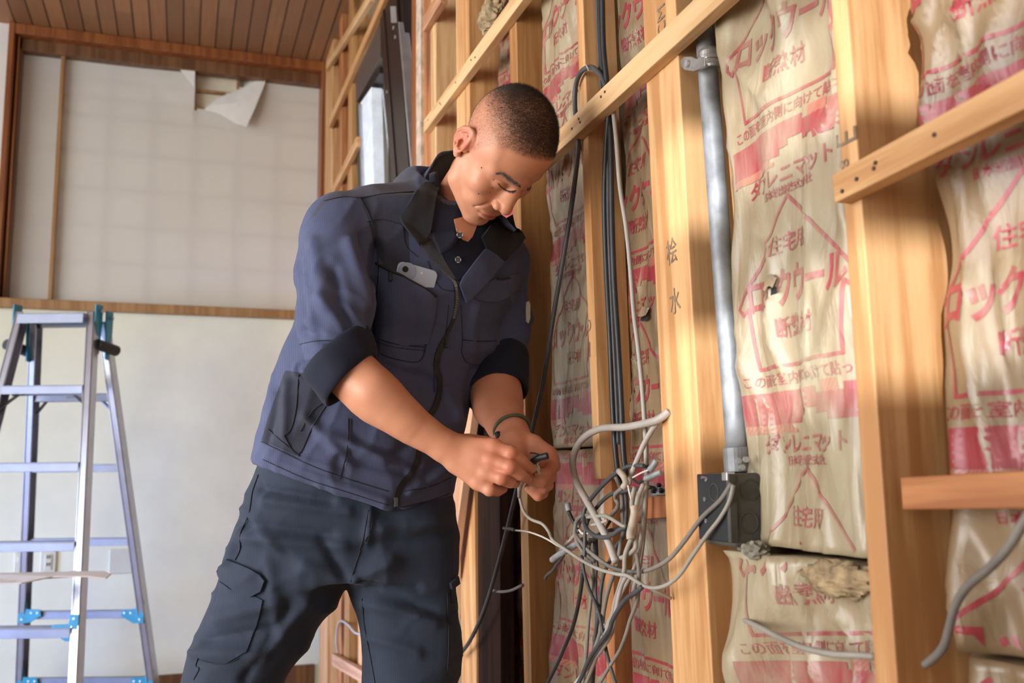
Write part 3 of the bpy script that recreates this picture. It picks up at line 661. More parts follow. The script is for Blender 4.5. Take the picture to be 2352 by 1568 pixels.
for k, (x, y) in enumerate([(905, 64), (909, 85), (890, 211)]):
    p = PXp(x, y, XU-.003); MB().cyl(p, p+Vector((-0.004, 0, 0)), 0.006, 10).build('screw', 'frame_steel', wu)
quadbar('head', [(817, 236), (873, 132), (873, 0), (817, 182)], XU+.004, .07, 'frame_grey', wu)
quadbar('inner_jamb', [(824, 560), (834, 560), (824, 238), (818, 238)], XU+.004, .05, 'frame_brown', wu, 0.001)
quadbar('sash_edge', [(834, 560), (837, 560), (826, 238), (823, 240)], XU+.002, .05, 'sash_silver', wu, 0.001)
quadbar('sash_stile', [(836, 560), (862, 560), (853, 200), (828, 236)], XU+.012, .04, 'wall_outside', wu, 0.001)
quadbar('sash_rail', [(832, 244), (872, 168), (872, 140), (826, 228)], XU+.02, .03, 'frame_brown', wu, 0.001)
quadbar('glass', [(834, 560), (912, 560), (872, 150), (826, 238)], XU+.05, .004, 'glass', wu, 0)
quadbar('sill_rail', [(826, 590), (962, 590), (962, 548), (826, 548)], XU-.004, .07, 'frame_brown', wu)
mb = MB()
for k in range(9):
    x = 838+k*3.6; mb.tube([PXp(x, 232-k*9.5+j*7, XU+.034+0.003*math.sin(j*2.0+k)) for j in range(4)], 0.012, 6)
mb.build('blind_cord_bundle', 'paper_fold', wu, smooth=True)
# pale outer wall of the neighbour seen through the glass
# ---------------------------------------------------------------- step ladder
def ladder():
    root = empty('step_ladder', P(110, 1700, 3.6)); root.location.z = 0; bpy.context.view_layer.update()
    tag(root, 'aluminium step ladder with teal plastic brackets standing before the cream wall', 'ladder')
    def leg(pa, Da, pb, Db, zt=None):
        A, B = P(*pa, Da), P(*pb, Db); t = (0-A.z)/(B.z-A.z); return A, A+(B-A)*t
    FR = leg((214, 722), 3.60, (174, 1568), 3.25); FL = leg((53, 722), 3.60, (-168, 1568), 3.25)
    RR = leg((238, 738), 3.66, (352, 1568), 4.00); RL = leg((84, 742), 3.66, (50, 1568), 4.00)
    wd = (FR[0]-FL[0]).normalized(); back = Vector((0, 0, 1)).cross(wd).normalized()
    if back.dot(FH) < 0: back = -back
    def rail(name, L, out, front):
        A, B = L; ax = (B-A).normalized(); a = (wd-ax*wd.dot(ax)).normalized(); b = ax.cross(a).normalized()
        if b.dot(back) < 0: b = -b
        mb = MB(); w_, d_, t_ = (0.026, 0.050, 0.004)
        # channel section: web on the outer side, two flanges pointing inwards
        mb.bar(A+a*out*(w_/2), B+a*out*(w_/2), a*t_, b*d_)
        mb.bar(A+b*(d_/2), B+b*(d_/2), a*w_, b*t_); mb.bar(A-b*(d_/2), B-b*(d_/2), a*w_, b*t_)
        mb.bar(A-b*(d_/2+.003)+a*(w_*.42), B-b*(d_/2+.003)+a*(w_*.42), a*.004, b*.004); mb.bar(A-b*(d_/2+.003)-a*(w_*.42), B-b*(d_/2+.003)-a*(w_*.42), a*.004, b*.004)
        o = mb.build(name, 'aluminium', root, bevel=0.0012)
        f = MB().bar(B-ax*0.05, B+ax*0.0, a*.036, b*.060).build('foot', 'teal_plastic', o, bevel=0.004)
        return a, b, ax
    aR = rail('front_rail', FR, 1, True); aL = rail('front_rail', FL, -1, True)
    bR = rail('rear_rail', RR, 1, False); bL = rail('rear_rail', RL, -1, False)
    def at_y(L, py):  # point of the leg at a given height measured on the photograph
        A, B = L; best = None
        for i in range(801):
            t = i/800; p = A+(B-A)*t; q = CR.transposed() @ (p-CO); y = H/2-q.y/(-q.z)*FOC
            if best is None or abs(y-py) < best[0]: best = (abs(y-py), p)
        return best[1]
    def step(name, L1, L2, py, d, h, top=False):
        p1 = at_y(L1, py); p2 = at_y(L2, py); p2.z = p1.z
        u = (p1-p2).normalized(); p1 = p1-u*0.01; p2 = p2+u*0.01
        mb = MB(); mb.bar(p1, p2, back*d, Vector((0, 0, .004))); mb.bar(p1-back*(d/2)-Vector((0, 0, h/2)), p2-back*(d/2)-Vector((0, 0, h/2)), back*.003, Vector((0, 0, h)))
        mb.bar(p1+back*(d/2)-Vector((0, 0, h/2)), p2+back*(d/2)-Vector((0, 0, h/2)), back*.003, Vector((0, 0, h)))
        for k in range(5): mb.bar(p1+back*(d*(k-2)/5)+Vector((0, 0, .003)), p2+back*(d*(k-2)/5)+Vector((0, 0, .003)), back*.005, Vector((0, 0, .003)))
        return mb.build(name, 'aluminium_matt', root, bevel=0.0008), p1, p2, u
    for py in (888, 1063, 1245, 1441): 
        st = step('step', FR, FL, py, 0.075, 0.028)
    step('step', FR, FL, 1655, 0.075, 0.028)
    step('top_step', FR, FL, 726, 0.12, 0.035)
    for py in (906, 1068, 1236, 1402, 1556):
        o, p1, p2, u = step('rear_bar', RR, RL, py, 0.028, 0.026)
    def bracket(L1, L2, py, s):
        p = at_y(L1, py); q = at_y(L2, py); u = (q-p).normalized(); n = -back
        p = p+n*0.0285; z = Vector((0, 0, 1))
        poly = [p-u*.012+z*.045, p+u*.018+z*.045, p+u*.022+z*.015, p+u*.075+z*.012, p+u*.08-z*.012, p+u*.03-z*.04, p-u*.012-z*.04]
        o = MB().prism(poly, -n*.006).build('bracket', 'teal_plastic', root, bevel=0.0015)
        for (a, b) in ((.004, .033), (.004, -.025), (.065, .0), (.04, .0)):
            c = p+u*a+z*b; MB().cyl(c, c+n*.003, 0.004, 8).build('rivet', 'screw_white', o)
    bracket(FR, FL, 1441, 1); bracket(FL, FR, 1441, 1); bracket(RR, RL, 1405, 1); bracket(RL, RR, 1405, 1); bracket(RR, RL, 1560, 1); bracket(RL, RR, 1560, 1)
    for A, B, s in ((FR[0], RR[0], 1), (FL[0], RL[0], -1)):  # hinge brackets at the top
        z = Vector((0, 0, 1)); o = wd*s*0.018
        for C_, t in ((A, -1), (B, 1)):
            c = C_+o; poly = [c+z*.035-back*.03, c+z*.04+back*.03, c+back*.03-z*.03, c+back*.012-z*.15, c-back*.02-z*.15, c-back*.03-z*.02]
            h = MB().prism(poly, wd*s*.007).build('hinge_bracket', 'teal_plastic', root, bevel=0.002)
            MB().cyl(c+wd*s*.005+z*.012, c+wd*s*.02+z*.012, .007, 10).build('pin', 'aluminium', h)
    for (a, b, Da) in (((222, 790), (268, 806), 3.58), ((14, 790), (66, 808), 3.58)):
        p, q = P(*a, Da), P(*b, Da+0.1)
        o = MB().cyl(p, q, 0.021, 16).build('grip', 'rubber_black', root, bevel=0.003)
    for (a, Da, b, Db) in (((55, 897), 3.55, (-30, 960), 3.50), ((160, 895), 3.55, (192, 925), 3.6), ((110, 918), 3.75, (84, 950), 3.75), ((232, 918), 3.75, (260, 945), 3.75)):
        p, q = P(*a, Da), P(*b, Db); MB().bar(p, q, Vector((0.010, 0, 0)), Vector((0, .003, .0))).build('brace', 'aluminium_matt', root) if False else MB().tube([p, q], .006, 8).build('brace', 'aluminium_matt', root)
    # sticker on the upper rear bar
    p = at_y(RL, 909); q = at_y(RR, 909); p.z = q.z; u = (q-p).normalized(); n = -back
    c = p+u*.14+n*.017-Vector((0, 0, .004)); mb = MB()
    for k, s in enumerate((0.006, 0.004, .007, .004, .003, .006)): mb.box(tuple(c+u*(k*.011)-Vector((.003, .0005, .0035))), tuple(c+u*(k*.011)+Vector((s-.002, .0005, .0035))))
    mb.build('sticker', 'stamp_ink', root)
ladder()
# torn white board lying on a step edge
def board(name, pix, D0, label, th=0.004, parent=None, mat=('board_white', 'board_edge')):
    pts = [P(x, y, d) for x, y, d in pix]; n = len(pts); t = Vector((0, 0, -th))
    mb = MB(); mb.add(pts+[p+t for p in pts], [tuple(range(n))]); mb.f.append(tuple(range(2*n-1, n-1, -1))); mb.mi.append(1)
    for i in range(n): mb.f.append((i, (i+1) % n, n+(i+1) % n, n+i)); mb.mi.append(1)
    o = put(name, mb.mesh(name), list(mat)); tag(o, label, 'board'); return o
board('torn_board', [(-60, 1338, 3.02), (48, 1338, 3.02), (120, 1323, 3.08), (200, 1321, 3.10), (252, 1316, 3.16), (240, 1310, 3.2), (168, 1312, 3.2), (-60, 1316, 3.2)], 3.1, 'torn white board lying across the ladder rails')
board('torn_strip', [(122, 1322, 3.0), (205, 1322, 3.0), (243, 1327, 3.0), (256, 1316, 3.06), (225, 1312, 3.1), (165, 1310, 3.1)], 3.0, 'thin splintered strip lying on the torn white board by the right rail')
# ---------------------------------------------------------------- conduit with clamp and connector
XCd = XW+0.026
ctop, cbot = PXp(1618, 60, XCd), PXp(1694, 1062, XCd)
d = (cbot-ctop).normalized(); ctop2 = ctop-d*((ctop.z-ZC+.005)/d.z)
RC = 0.0129
cond = empty('metal_conduit', cbot); tag(cond, 'dusty galvanised steel conduit rising beside the main post', 'conduit')
MB().tube([ctop2+(cbot-ctop2)*i/30 for i in range(31)], RC, 28).build('pipe', 'galvanised', cond, smooth=True)
pc = PXp(1631, 140, XCd)
cl = MB().tube([pc-d*.014, pc-d*.010, pc+d*.010, pc+d*.014], RC+.0022, 28, taper=[.95, 1, 1, .95], cap=True); 
cl.tube([pc-d*.003, pc+d*.003], RC+.0045, 28)
clamp = cl.build('clamp', 'galvanised_clamp', cond, smooth=False, bevel=.0008)
pl = PXp(1583, 147, XW-.001); s = MB(); 
tabv = []
tp_ = [(1565, 140), (1572, 131), (1590, 130), (1604, 136), (1610, 130), (1622, 133), (1622, 152), (1606, 160), (1595, 164), (1575, 161), (1566, 152)]
s.prism([PXp(x, y, XW-.0005) for x, y in tp_], (-0.002, 0, 0)); tb = s.build('clamp_tab', 'galvanised_clamp', cond, bevel=.0006)
MB().cyl(pl+Vector((-.002, 0, 0)), pl+Vector((-.005, 0, 0)), .0045, 12).build('screw', 'frame_steel', tb)
cn = MB().tube([cbot-d*.018, cbot+d*.012], RC+.0035, 24).build('connector', 'galvanised', cond, bevel=.001)
for (x, y) in ((1695, 1058), (1712, 1055), (1703, 1073)):
    p = PXp(x, y, XCd-.010); MB().cyl(p, p+Vector((-.002, -.006, 0)), .0035, 10).build('screw', 'frame_steel', cn)
# ---------------------------------------------------------------- junction box
XB0 = XW-0.010; ya = PXp(1681, 1160, XB0).y; yb_ = PXp(1609, 1160, XB0).y
zt_, zb_2 = PXp(1680, 1088, XB0).z, PXp(1680, 1246, XB0).z
XB1 = XB0+0.047
jb = empty('junction_box', (XB0+.02, (ya+yb_)/2, zb_2)); tag(jb, 'dusty black metal junction box at the foot of the conduit, fixed beside the main post', 'junction box')
bd = MB().box((XB0+.001, ya, zb_2-.006), (XB1, yb_, zt_+.001)).build('body', 'box_dust', jb, bevel=0.009, seg=4)
MB().box((XB0-.003, ya+.004, zb_2), (XB0+.004, yb_+.002, zt_)).build('cover_plate', 'box_black', jb, bevel=.0015)
MB().box((XB0-.004, ya-.002, zb_2), (XB0+.006, ya+.004, zt_)).build('rim', 'box_dust', jb, bevel=.001)
MB().box((XB0-.005, ya+.000, zt_-.008), (XB0+.006, ya+.012, zt_+.002)).build('lug', 'galvanised_clamp', jb, bevel=.001)
for (x, y) in ((1621, 1146), (1624, 1196), (1624, 1100)):
    p = PXp(x, y, XB0-.003); MB().cyl(p+Vector((.001, 0, 0)), p+Vector((-.002, 0, 0)), .0028, 12).build('screw', 'galvanised_clamp', jb)
p = PXp(1622, 1098, XB0-.004); MB().cyl(p, p+Vector((-.006, .001, .001)), .0018, 8).build('bolt', 'galvanised_clamp', jb)
mb = MB()
for (x, y) in ((1722, 1125), (1720, 1200)):
    c = PYp(x, y, ya-.0006); mb.tube([c+Vector((math.cos(a)*.012, 0, math.sin(a)*.012)) for a in [i*2*math.pi/28 for i in range(29)]], .0006, 6, cap=False)
c = PXp(1640, 1130, XB0-.0035); mb.tube([c+Vector((0, math.cos(a)*.010, math.sin(a)*.010)) for a in [i*2*math.pi/28 for i in range(29)]], .0005, 6, cap=False)
mb.build('knockout_ring', 'box_dust', jb)
# mortar crumbs under the box
def crumb(x, y, X, r, seed):
    c = PXp(x, y, X); bm = bmesh.new(); bmesh.ops.create_icosphere(bm, subdivisions=3, radius=1)
    rr = random.Random(seed)
    for v in bm.verts: v.co = Vector((v.co.x*r, v.co.y*r*1.6, v.co.z*r*.8))*(1+rr.uniform(-.25, .25))+c
    me = bpy.data.meshes.new('m'); bm.to_mesh(me); bm.free(); return me
for k, (x, y, r) in enumerate(((1735, 1262, .012), (1712, 1256, .008))):
    o = put('mortar_lump', crumb(x, y, XB0+.02+.008*k, r, k), 'mortar'); tag(o, ['grey mortar lump under the right end of the junction box', 'smaller grey mortar lump under the middle of the junction box'][k], 'mortar')
# terminal plate above the red blocking
tpz = PXp(1512, 1128, XW+.026)
te = empty('terminal_plate', tpz); tag(te, 'small steel terminal plate on the red-orange blocking beside the main post', 'terminal')
quadbar('plate', [(1497, 1136), (1530, 1136), (1530, 1118), (1500, 1114)], XW+.026, .003, 'frame_steel', te, .0005)
for (x, y, s_) in ((1505, 1124, .007), (1518, 1114, .004), (1523, 1126, .005)):
    p = PXp(x, y, XW+.024); MB().bar(p, p+Vector((-.006, 0, 0)), Vector((0, s_, s_*.6)), Vector((0, -s_*.6, s_))).build('terminal', 'box_black', te, bevel=.0006)
    MB().cyl(p+Vector((-.006, 0, 0)), p+Vector((-.0075, 0, 0)), s_*.3, 10).build('screw', 'galvanised_clamp', te)
# ---------------------------------------------------------------- cables
def zz(pts): return [(1100+x/2.347, 900+y/2.347) for x, y in pts]
def zc(pts): return [(1280+x/5.6, 1000+y/5.6) for x, y in pts]
def cable(pix, X, wpx, mat, label, name='cable', group=None, flat=False, wob=0.0, per=7, ends=None, seed=None):
    """pix: photograph points; X: one distance (or a list) of the run from the room's long axis; wpx: seen width"""
    n = len(pix); Xs = X if isinstance(X, (list, tuple)) else [X]*n
    if len(Xs) != n: Xs = list(np.interp(np.linspace(0, 1, n), np.linspace(0, 1, len(Xs)), Xs))
    pts = [PXp(x, y, xx) for (x, y), xx in zip(pix, Xs)]
    mid = pts[n//2]; D = (mid-CO).dot(CR @ Vector((0, 0, -1))); r = wpx/2*D/FOC
    mb = MB().tube(spline(pts, per), r, 10); o = mb.build(name, mat, smooth=True); tag(o, label, 'cable', group)
    o['r'] = r; del o['r']
    return o, pts, r
XA = XW-0.012
# black bundle down the stud
cable([(1372, -520), (1378, -200), (1383, -30), (1386, 100), (1393, 180), (1397, 260), (1392, 330), (1388, 450), (1392, 600), (1400, 760), (1408, 950), (1416, 1060), (1428, 1130), (1432, 1200)], [XW-.005, XW-.003, XW-.0, XW+.004, XW-.001, XW-.004], 12, 'cable_black', 'thick black cable running down the left of the stud bundle')
cable([(1362, -520), (1370, -200), (1376, -30), (1380, 100), (1388, 190), (1400, 280), (1403, 360), (1405, 480), (1410, 640), (1420, 800), (1427, 930), (1432, 1040), (1440, 1100)], [XW+.001, XW+.002, XW+.004, XW+.003, XW-.001, XW-.004], 13, 'cable_black', 'thick black cable on the right of the stud bundle')
cable([(1354, -520), (1363, -200), (1370, -30), (1374, 90), (1381, 200), (1394, 290), (1396, 380), (1397, 500), (1402, 640), (1409, 780), (1417, 940), (1420, 1020)], [XW+.002, XW+.003, XW+.006, XW+.004, XW+.002], 8, 'cable_charcoal', 'thinner charcoal cable between the two black ones')
cable([(1408, 250), (1416, 330), (1424, 430), (1438, 520), (1448, 620), (1456, 720), (1466, 800), (1474, 880), (1480, 960), (1484, 1040), (1484, 1120), (1480, 1200), (1470, 1290), (1455, 1360)], [XW+.004, XW+.002, XW, XW-.004, XW-.008], 11, 'cable_pale', 'pale grey cable hanging apart to the right of the black bundle')
cable([(1398, 218), (1384, 180), (1368, 160), (1352, 154), (1333, 168), (1322, 200), (1321, 250), (1328, 330), (1316, 450), (1296, 580), (1272, 720), (1252, 850), (1236, 930), (1214, 1020), (1190, 1110), (1166, 1210), (1140, 1310), (1112, 1400), (1080, 1470), (1052, 1508)], [XW-.003, XW-.010, XW-.006, XW-.012, XW-.022, XW-.03, XW-.02], 11, 'cable_charcoal', 'dark cable looping over a staple beside the head and sweeping down past the hands')
p = PXp(1357, 157, XW-.012); st = MB().tube([p+Vector((0.010, .004, .006)), p+Vector((-.006, .004, .006)), p+Vector((-.006, -.004, -.006)), p+Vector((0.010, -.004, -.006))], .0014, 6).build('cable_staple', 'tape_beige'); tag(st, 'small staple holding the looped dark cable to the stud', 'staple')
XT = XW-0.035
cable([(1536, 944), (1520, 958), (1498, 968), (1440, 980), (1380, 984), (1338, 1008), (1316, 1052), (1322, 1100), (1348, 1150), (1376, 1200), (1398, 1245), (1414, 1290)], [XW-.001, XW-.02, XW-.035, XW-.045, XW-.05], 16, 'cable_pale', 'fat pale cable curving out of a hole in the main post', per=9)
cable([(1531, 950), (1508, 972), (1484, 1010), (1468, 1045), (1452, 1085), (1444, 1112)], [XW, XW-.018, XW-.03], 13, 'cable_pale', 'pale cable dropping from the post hole to a beige taped joint')
T = lambda pts, X, w, mat, lab, **k: cable(zz(pts), X, w, mat, lab, **k)
U = lambda pts, X, w, mat, lab, **k: cable(zc(pts), X, w, mat, lab, **k)
U([(1110, 390), (980, 385), (880, 410), (760, 480), (620, 600), (500, 730), (400, 860), (350, 960), (340, 1080), (380, 1200), (470, 1280), (600, 1310), (720, 1270), (800, 1210), (880, 1180)], [XW-.02, XT, XT-.012, XT-.02, XT-.01], 10, 'cable_charcoal', 'dark cable arcing widest across the tangle')
U([(1110, 400), (1180, 400), (1240, 400)], [XW-.02, XW], 8, 'cable_black', 'black cable end beside the taped blue-grey joints')
U([(1200, 665), (1000, 690), (860, 715), (720, 740), (590, 830), (480, 960), (400, 1080), (360, 1220), (355, 1400), (350, 1560)], [XW-.01, XT+.01, XT-.005, XT-.01], 9, 'cable_charcoal', 'second dark cable bowing under the widest arc')
T([(213, 490), (218, 560), (240, 640), (280, 685), (340, 710), (375, 750), (400, 800), (470, 850), (560, 910), (650, 955), (740, 980), (800, 990), (850, 1020), (900, 1048), (960, 1055), (1030, 1030), (1090, 975), (1150, 885), (1230, 770), (1300, 680), (1350, 590), (1372, 500)], [XW-.085, XW-.075, XT-.02, XT-.02, XT-.01, XW-.035, XW-.02, XW-.012], 9, 'cable_grey', 'grey cable running from the worker\'s fingers across to the junction box', per=8)
T([(1362, 495), (1300, 585), (1200, 680), (1110, 800), (1040, 885), (980, 930), (900, 963), (820, 970), (720, 948), (620, 880), (560, 820), (520, 760), (525, 700), (560, 665), (620, 668)], [XW-.012, XW-.02, XW-.03, XT-.01, XT-.01], 10, 'cable_dusty', 'dusty brown-grey cable looping back from the junction box')
U([(250, 1180), (290, 1090), (350, 1050), (450, 1045), (600, 1030), (680, 1060), (760, 1110), (850, 1165), (880, 1170)], [XT, XT-.015, XT-.01], 9, 'cable_grey', 'grey loop lying over the middle of the tangle')
U([(240, 1120), (225, 1240), (260, 1380), (320, 1480), (400, 1560), (480, 1620)], [XT-.01, XT-.012, XT], 9, 'cable_dusty', 'dusty cable at the left edge of the loops')
U([(720, 470), (790, 620), (830, 780), (835, 950), (845, 1100), (850, 1230), (820, 1350), (800, 1500), (770, 1650), (700, 1850), (640, 2050), (600, 2250), (560, 2500), (480, 2760), (420, 3000), (380, 3200)], [XW-.01, XW-.02, XT+.005, XT], 10, 'cable_dusty', 'dusty cable continuing the bundle straight down through the tangle')
U([(860, 450), (875, 700), (890, 900), (880, 1120), (850, 1300), (770, 1400), (700, 1560), (600, 1780), (560, 2000), (540, 2250), (500, 2500), (470, 2800), (440, 3200)], [XW-.008, XW-.02, XT+.005, XT+.005], 9, 'cable_charcoal', 'charcoal cable dropping behind the beige taped sleeve')
U([(1000, 660), (970, 780), (960, 900), (985, 1000), (985, 1150), (960, 1300), (900, 1450), (870, 1560), (860, 1750), (800, 1950), (740, 2150), (700, 2350), (600, 2600), (500, 2850), (360, 3200)], [XT, XT-.012, XT-.01], 11, 'cable_grey', 'long grey cable out of the beige taped sleeve, curving to the lower edge')
U([(1110, 620), (1050, 760), (1020, 880), (1010, 980), (1000, 1150), (1010, 1350), (1000, 1450), (900, 1540), (800, 1580)], [XT+.004, XT, XT-.008], 11, 'cable_grey', 'short grey cable hooking under the taped sleeve')
U([(1140, 640), (1130, 800), (1120, 1000), (1100, 1200), (1070, 1400), (1030, 1600), (950, 1800), (840, 2000), (760, 2200), (660, 2400), (560, 2650), (460, 2850), (380, 3200)], [XT+.015, XT+.008, XT], 10, 'cable_grey', 'grey cable nearest the main post')
T([(880, 1050), (845, 1080), (800, 1110), (760, 1160), (720, 1230), (700, 1290), (640, 1370), (590, 1450), (555, 1530), (520, 1600)], [XT-.01, XT-.02, XT-.02], 11, 'cable_charcoal', 'dark cable peeling off the box cables and dropping to the left')
T([(800, 985), (770, 1040), (750, 1120), (735, 1200), (720, 1290), (660, 1390), (590, 1480), (500, 1600)], [XT-.01, XT-.012], 10, 'cable_pale', 'pale cable falling beside the peeling dark one')
T([(555, 880), (565, 960), (590, 1050), (625, 1130), (650, 1200), (665, 1280), (680, 1360), (700, 1450), (740, 1580)], [XT, XT-.004], 8, 'cable_charcoal', 'thin charcoal cable crossing behind the peeling dark one')
T([(560, 960), (553, 1040), (535, 1150), (505, 1270), (460, 1380), (420, 1470), (370, 1570)], [XT, XT+.004], 9, 'cable_black', 'black cable swinging down at the left of the tangle')
T([(600, 790), (590, 880), (610, 950), (605, 1100), (590, 1250), (580, 1400), (560, 1580)], [XT+.012, XT+.012], 8, 'cable_dusty', 'dusty cable hanging almost plumb inside the tangle')
T([(632, 790), (635, 900), (628, 1050), (635, 1180), (632, 1300), (622, 1450), (615, 1580)], [XT+.018, XT+.018], 8, 'cable_charcoal', 'charcoal cable hanging plumb beside the dusty one')
T([(640, 1180), (665, 1240), (690, 1250), (720, 1190), (760, 1130)], XT+.006, 7, 'cable_pale', 'short pale cable crossing low in the tangle')
T([(850, 870), (862, 960), (862, 1060), (848, 1140), (815, 1230), (795, 1300), (760, 1390), (710, 1470), (650, 1570)], [XT, XT-.004], 9, 'cable_dusty', 'dusty cable curving down right of the pale one')
T([(900, 1050), (960, 1075), (1000, 1092), (1036, 1112)], [XT, XW-.004], 8, 'cable_grey', 'grey cable running right into the main post')
T([(195, 745), (260, 752), (330, 775), (380, 800), (430, 830), (480, 850)], [XW-.06, XT-.01], 4.5, 'cable_white', 'thin white wire reaching left from the tangle')
p0 = [(135, 733), (150, 737), (172, 738), (196, 744)]
T(p0, XW-.06, 8, 'cable_black', 'black taped tip of the thin white wire', name='taped_wire_end')
T([(68, 1068), (110, 1076), (170, 1070), (236, 1040)], [XW-.02, XW-.002], 7, 'cable_dusty', 'short dusty cable between the dark sweep and the grained stud')
T([(358, 1005), (370, 985), (400, 960), (420, 930), (440, 905), (455, 880)], [XT+.01, XT], 8, 'cable_charcoal', 'bent dark cable end at the lower left of the tangle')
T([(395, 905), (420, 885), (460, 860), (510, 830), (560, 800)], [XT-.004, XT], 15, 'tape_grey', 'grey taped bundle end at the lower left of the tangle', name='taped_wire_end')
T([(440, 850), (500, 790), (530, 740), (545, 700)], XT, 8, 'cable_grey', 'grey cable rising from the lower left taped end')
T([(478, 600), (484, 640)], XT-.012, 14, 'tape_grey', 'grey taped wire end standing up at the left of the tangle', name='taped_wire_end')
T([(484, 645), (500, 680), (518, 712), (540, 760)], [XT-.012, XT], 9, 'cable_black', 'black taped wire below the upright taped end')
U([(1275, 320), (1240, 380), (1190, 440)], [XT-.005, XT-.01], 15, 'tape_grey', 'upper blue-grey taped wire end by the main post', name='taped_wire_end')
U([(1340, 470), (1240, 510), (1130, 560)], [XT+.0, XT-.012], 14, 'tape_grey', 'lower blue-grey taped wire end by the main post', name='taped_wire_end')
U([(1180, 440), (1080, 480), (970, 540)], [XT-.01, XT-.012], 4, 'cable_white', 'thin white wire out of the upper taped end')
U([(1120, 565), (1050, 610), (1010, 590), (970, 550)], [XT-.012, XT-.01], 7, 'cable_black', 'black wire knotted below the taped ends')
U([(795, 455), (850, 520), (880, 600), (860, 650), (840, 680)], [XT-.005, XT-.012], 15, 'tape_beige', 'beige taped joint under the two hole cables', name='taped_wire_end')
U([(830, 680), (760, 740), (745, 800), (780, 870), (770, 930), (700, 1020)], [XT-.01, XT+.01], 10, 'cable_dusty', 'dusty cable hooking down from the beige taped joint')
U([(910, 640), (925, 720), (950, 820)], XT-.012, 4, 'cable_white', 'short white wire beside the beige taped joint')
U([(985, 905), (995, 980), (985, 1060), (965, 1150), (940, 1260), (945, 1330)], XT-.014, 19, 'tape_beige', 'long beige taped sleeve gathering the middle cables', name='taped_bundle')
U([(280, 1210), (330, 1260), (420, 1250)], XT-.004, 6, 'cable_white', 'short bare white wire inside the left loop')
U([(440, 1150), (540, 1130), (640, 1090)], XT-.01, 7, 'cable_pale', 'pale wire stub crossing the dark arcs')
U([(430, 1360), (500, 1290), (600, 1220), (680, 1100)], XT+.008, 7, 'cable_black', 'black wire inside the crossing of the arcs')
U([(340, 1400), (450, 1350), (560, 1260), (700, 1215), (850, 1190)], XT+.004, 9, 'cable_black', 'black cable running level through the tangle')
U([(470, 1290), (480, 1420), (500, 1560), (520, 1700)], XT+.012, 7, 'cable_charcoal', 'short charcoal cable under the level black one')
# bays to the right
def z3(pts): return [(1550+x/2.348, 900+y/2.348) for x, y in pts]
cable(z3([(340, 1215), (400, 1240), (480, 1280), (570, 1325), (700, 1380), (850, 1412), (960, 1418), (1080, 1425)]), [XW+.012, XW-.008, XW-.014, XW-.008, XW+.002], 15, 'cable_grey', 'grey cable sagging between the main post and the right-hand stud')
cable(z3([(1960, 600), (1883, 700), (1800, 835), (1700, 945), (1620, 1010), (1560, 1070), (1510, 1160), (1480, 1270), (1450, 1370), (1400, 1430), (1350, 1470)]), [XW-.03, XW-.02, XW-.005, XW+.012], 21, 'cable_dusty', 'thick grey cable curving down from the right edge of the picture')
p = PXp(*z3([(1345, 1475)])[0], XW+.012); 
# far bay loose cable
cable([(838, 1459), (815, 1452), (800, 1435), (783, 1426), (775, 1440), (772, 1470), (775, 1500)], XW-.01, 5, 'cable_pale', 'thin pale cable looping in the far bay between the legs')
# ---------------------------------------------------------------- implicit modelling tools
import openvdb
RH = Vector((math.cos(YAW), math.sin(YAW), 0)); LAT = np.array(RH); FWD = np.array(FH); COn = np.array(CO)
FR_ = np.stack([LAT, FWD, np.array((0, 0, 1.0))])          # rows: lateral, forward, up
def Q(px, py, D): return FR_ @ (np.array(P(px, py, D))-np.array((0, 0, 0)))
def toW(v): return v @ FR_                                   # man frame -> world
def smin(a, b, k):
    h = np.clip(0.5+0.5*(b-a)/k, 0, 1); return b*(1-h)+a*h-k*h*(1-h)
def smax(a, b, k): return -smin(-a, -b, k)
def QB(p, q, D0, D1, m=0.02):   # box round everything seen between two photograph points and two distances
    c = np.array([Q(x, y, d) for x in (p[0], q[0]) for y in (p[1], q[1]) for d in (D0, D1)]); lo, hi = c.min(0)-m, c.max(0)+m; lo[1] = D0; hi[1] = D1; return lo, hi
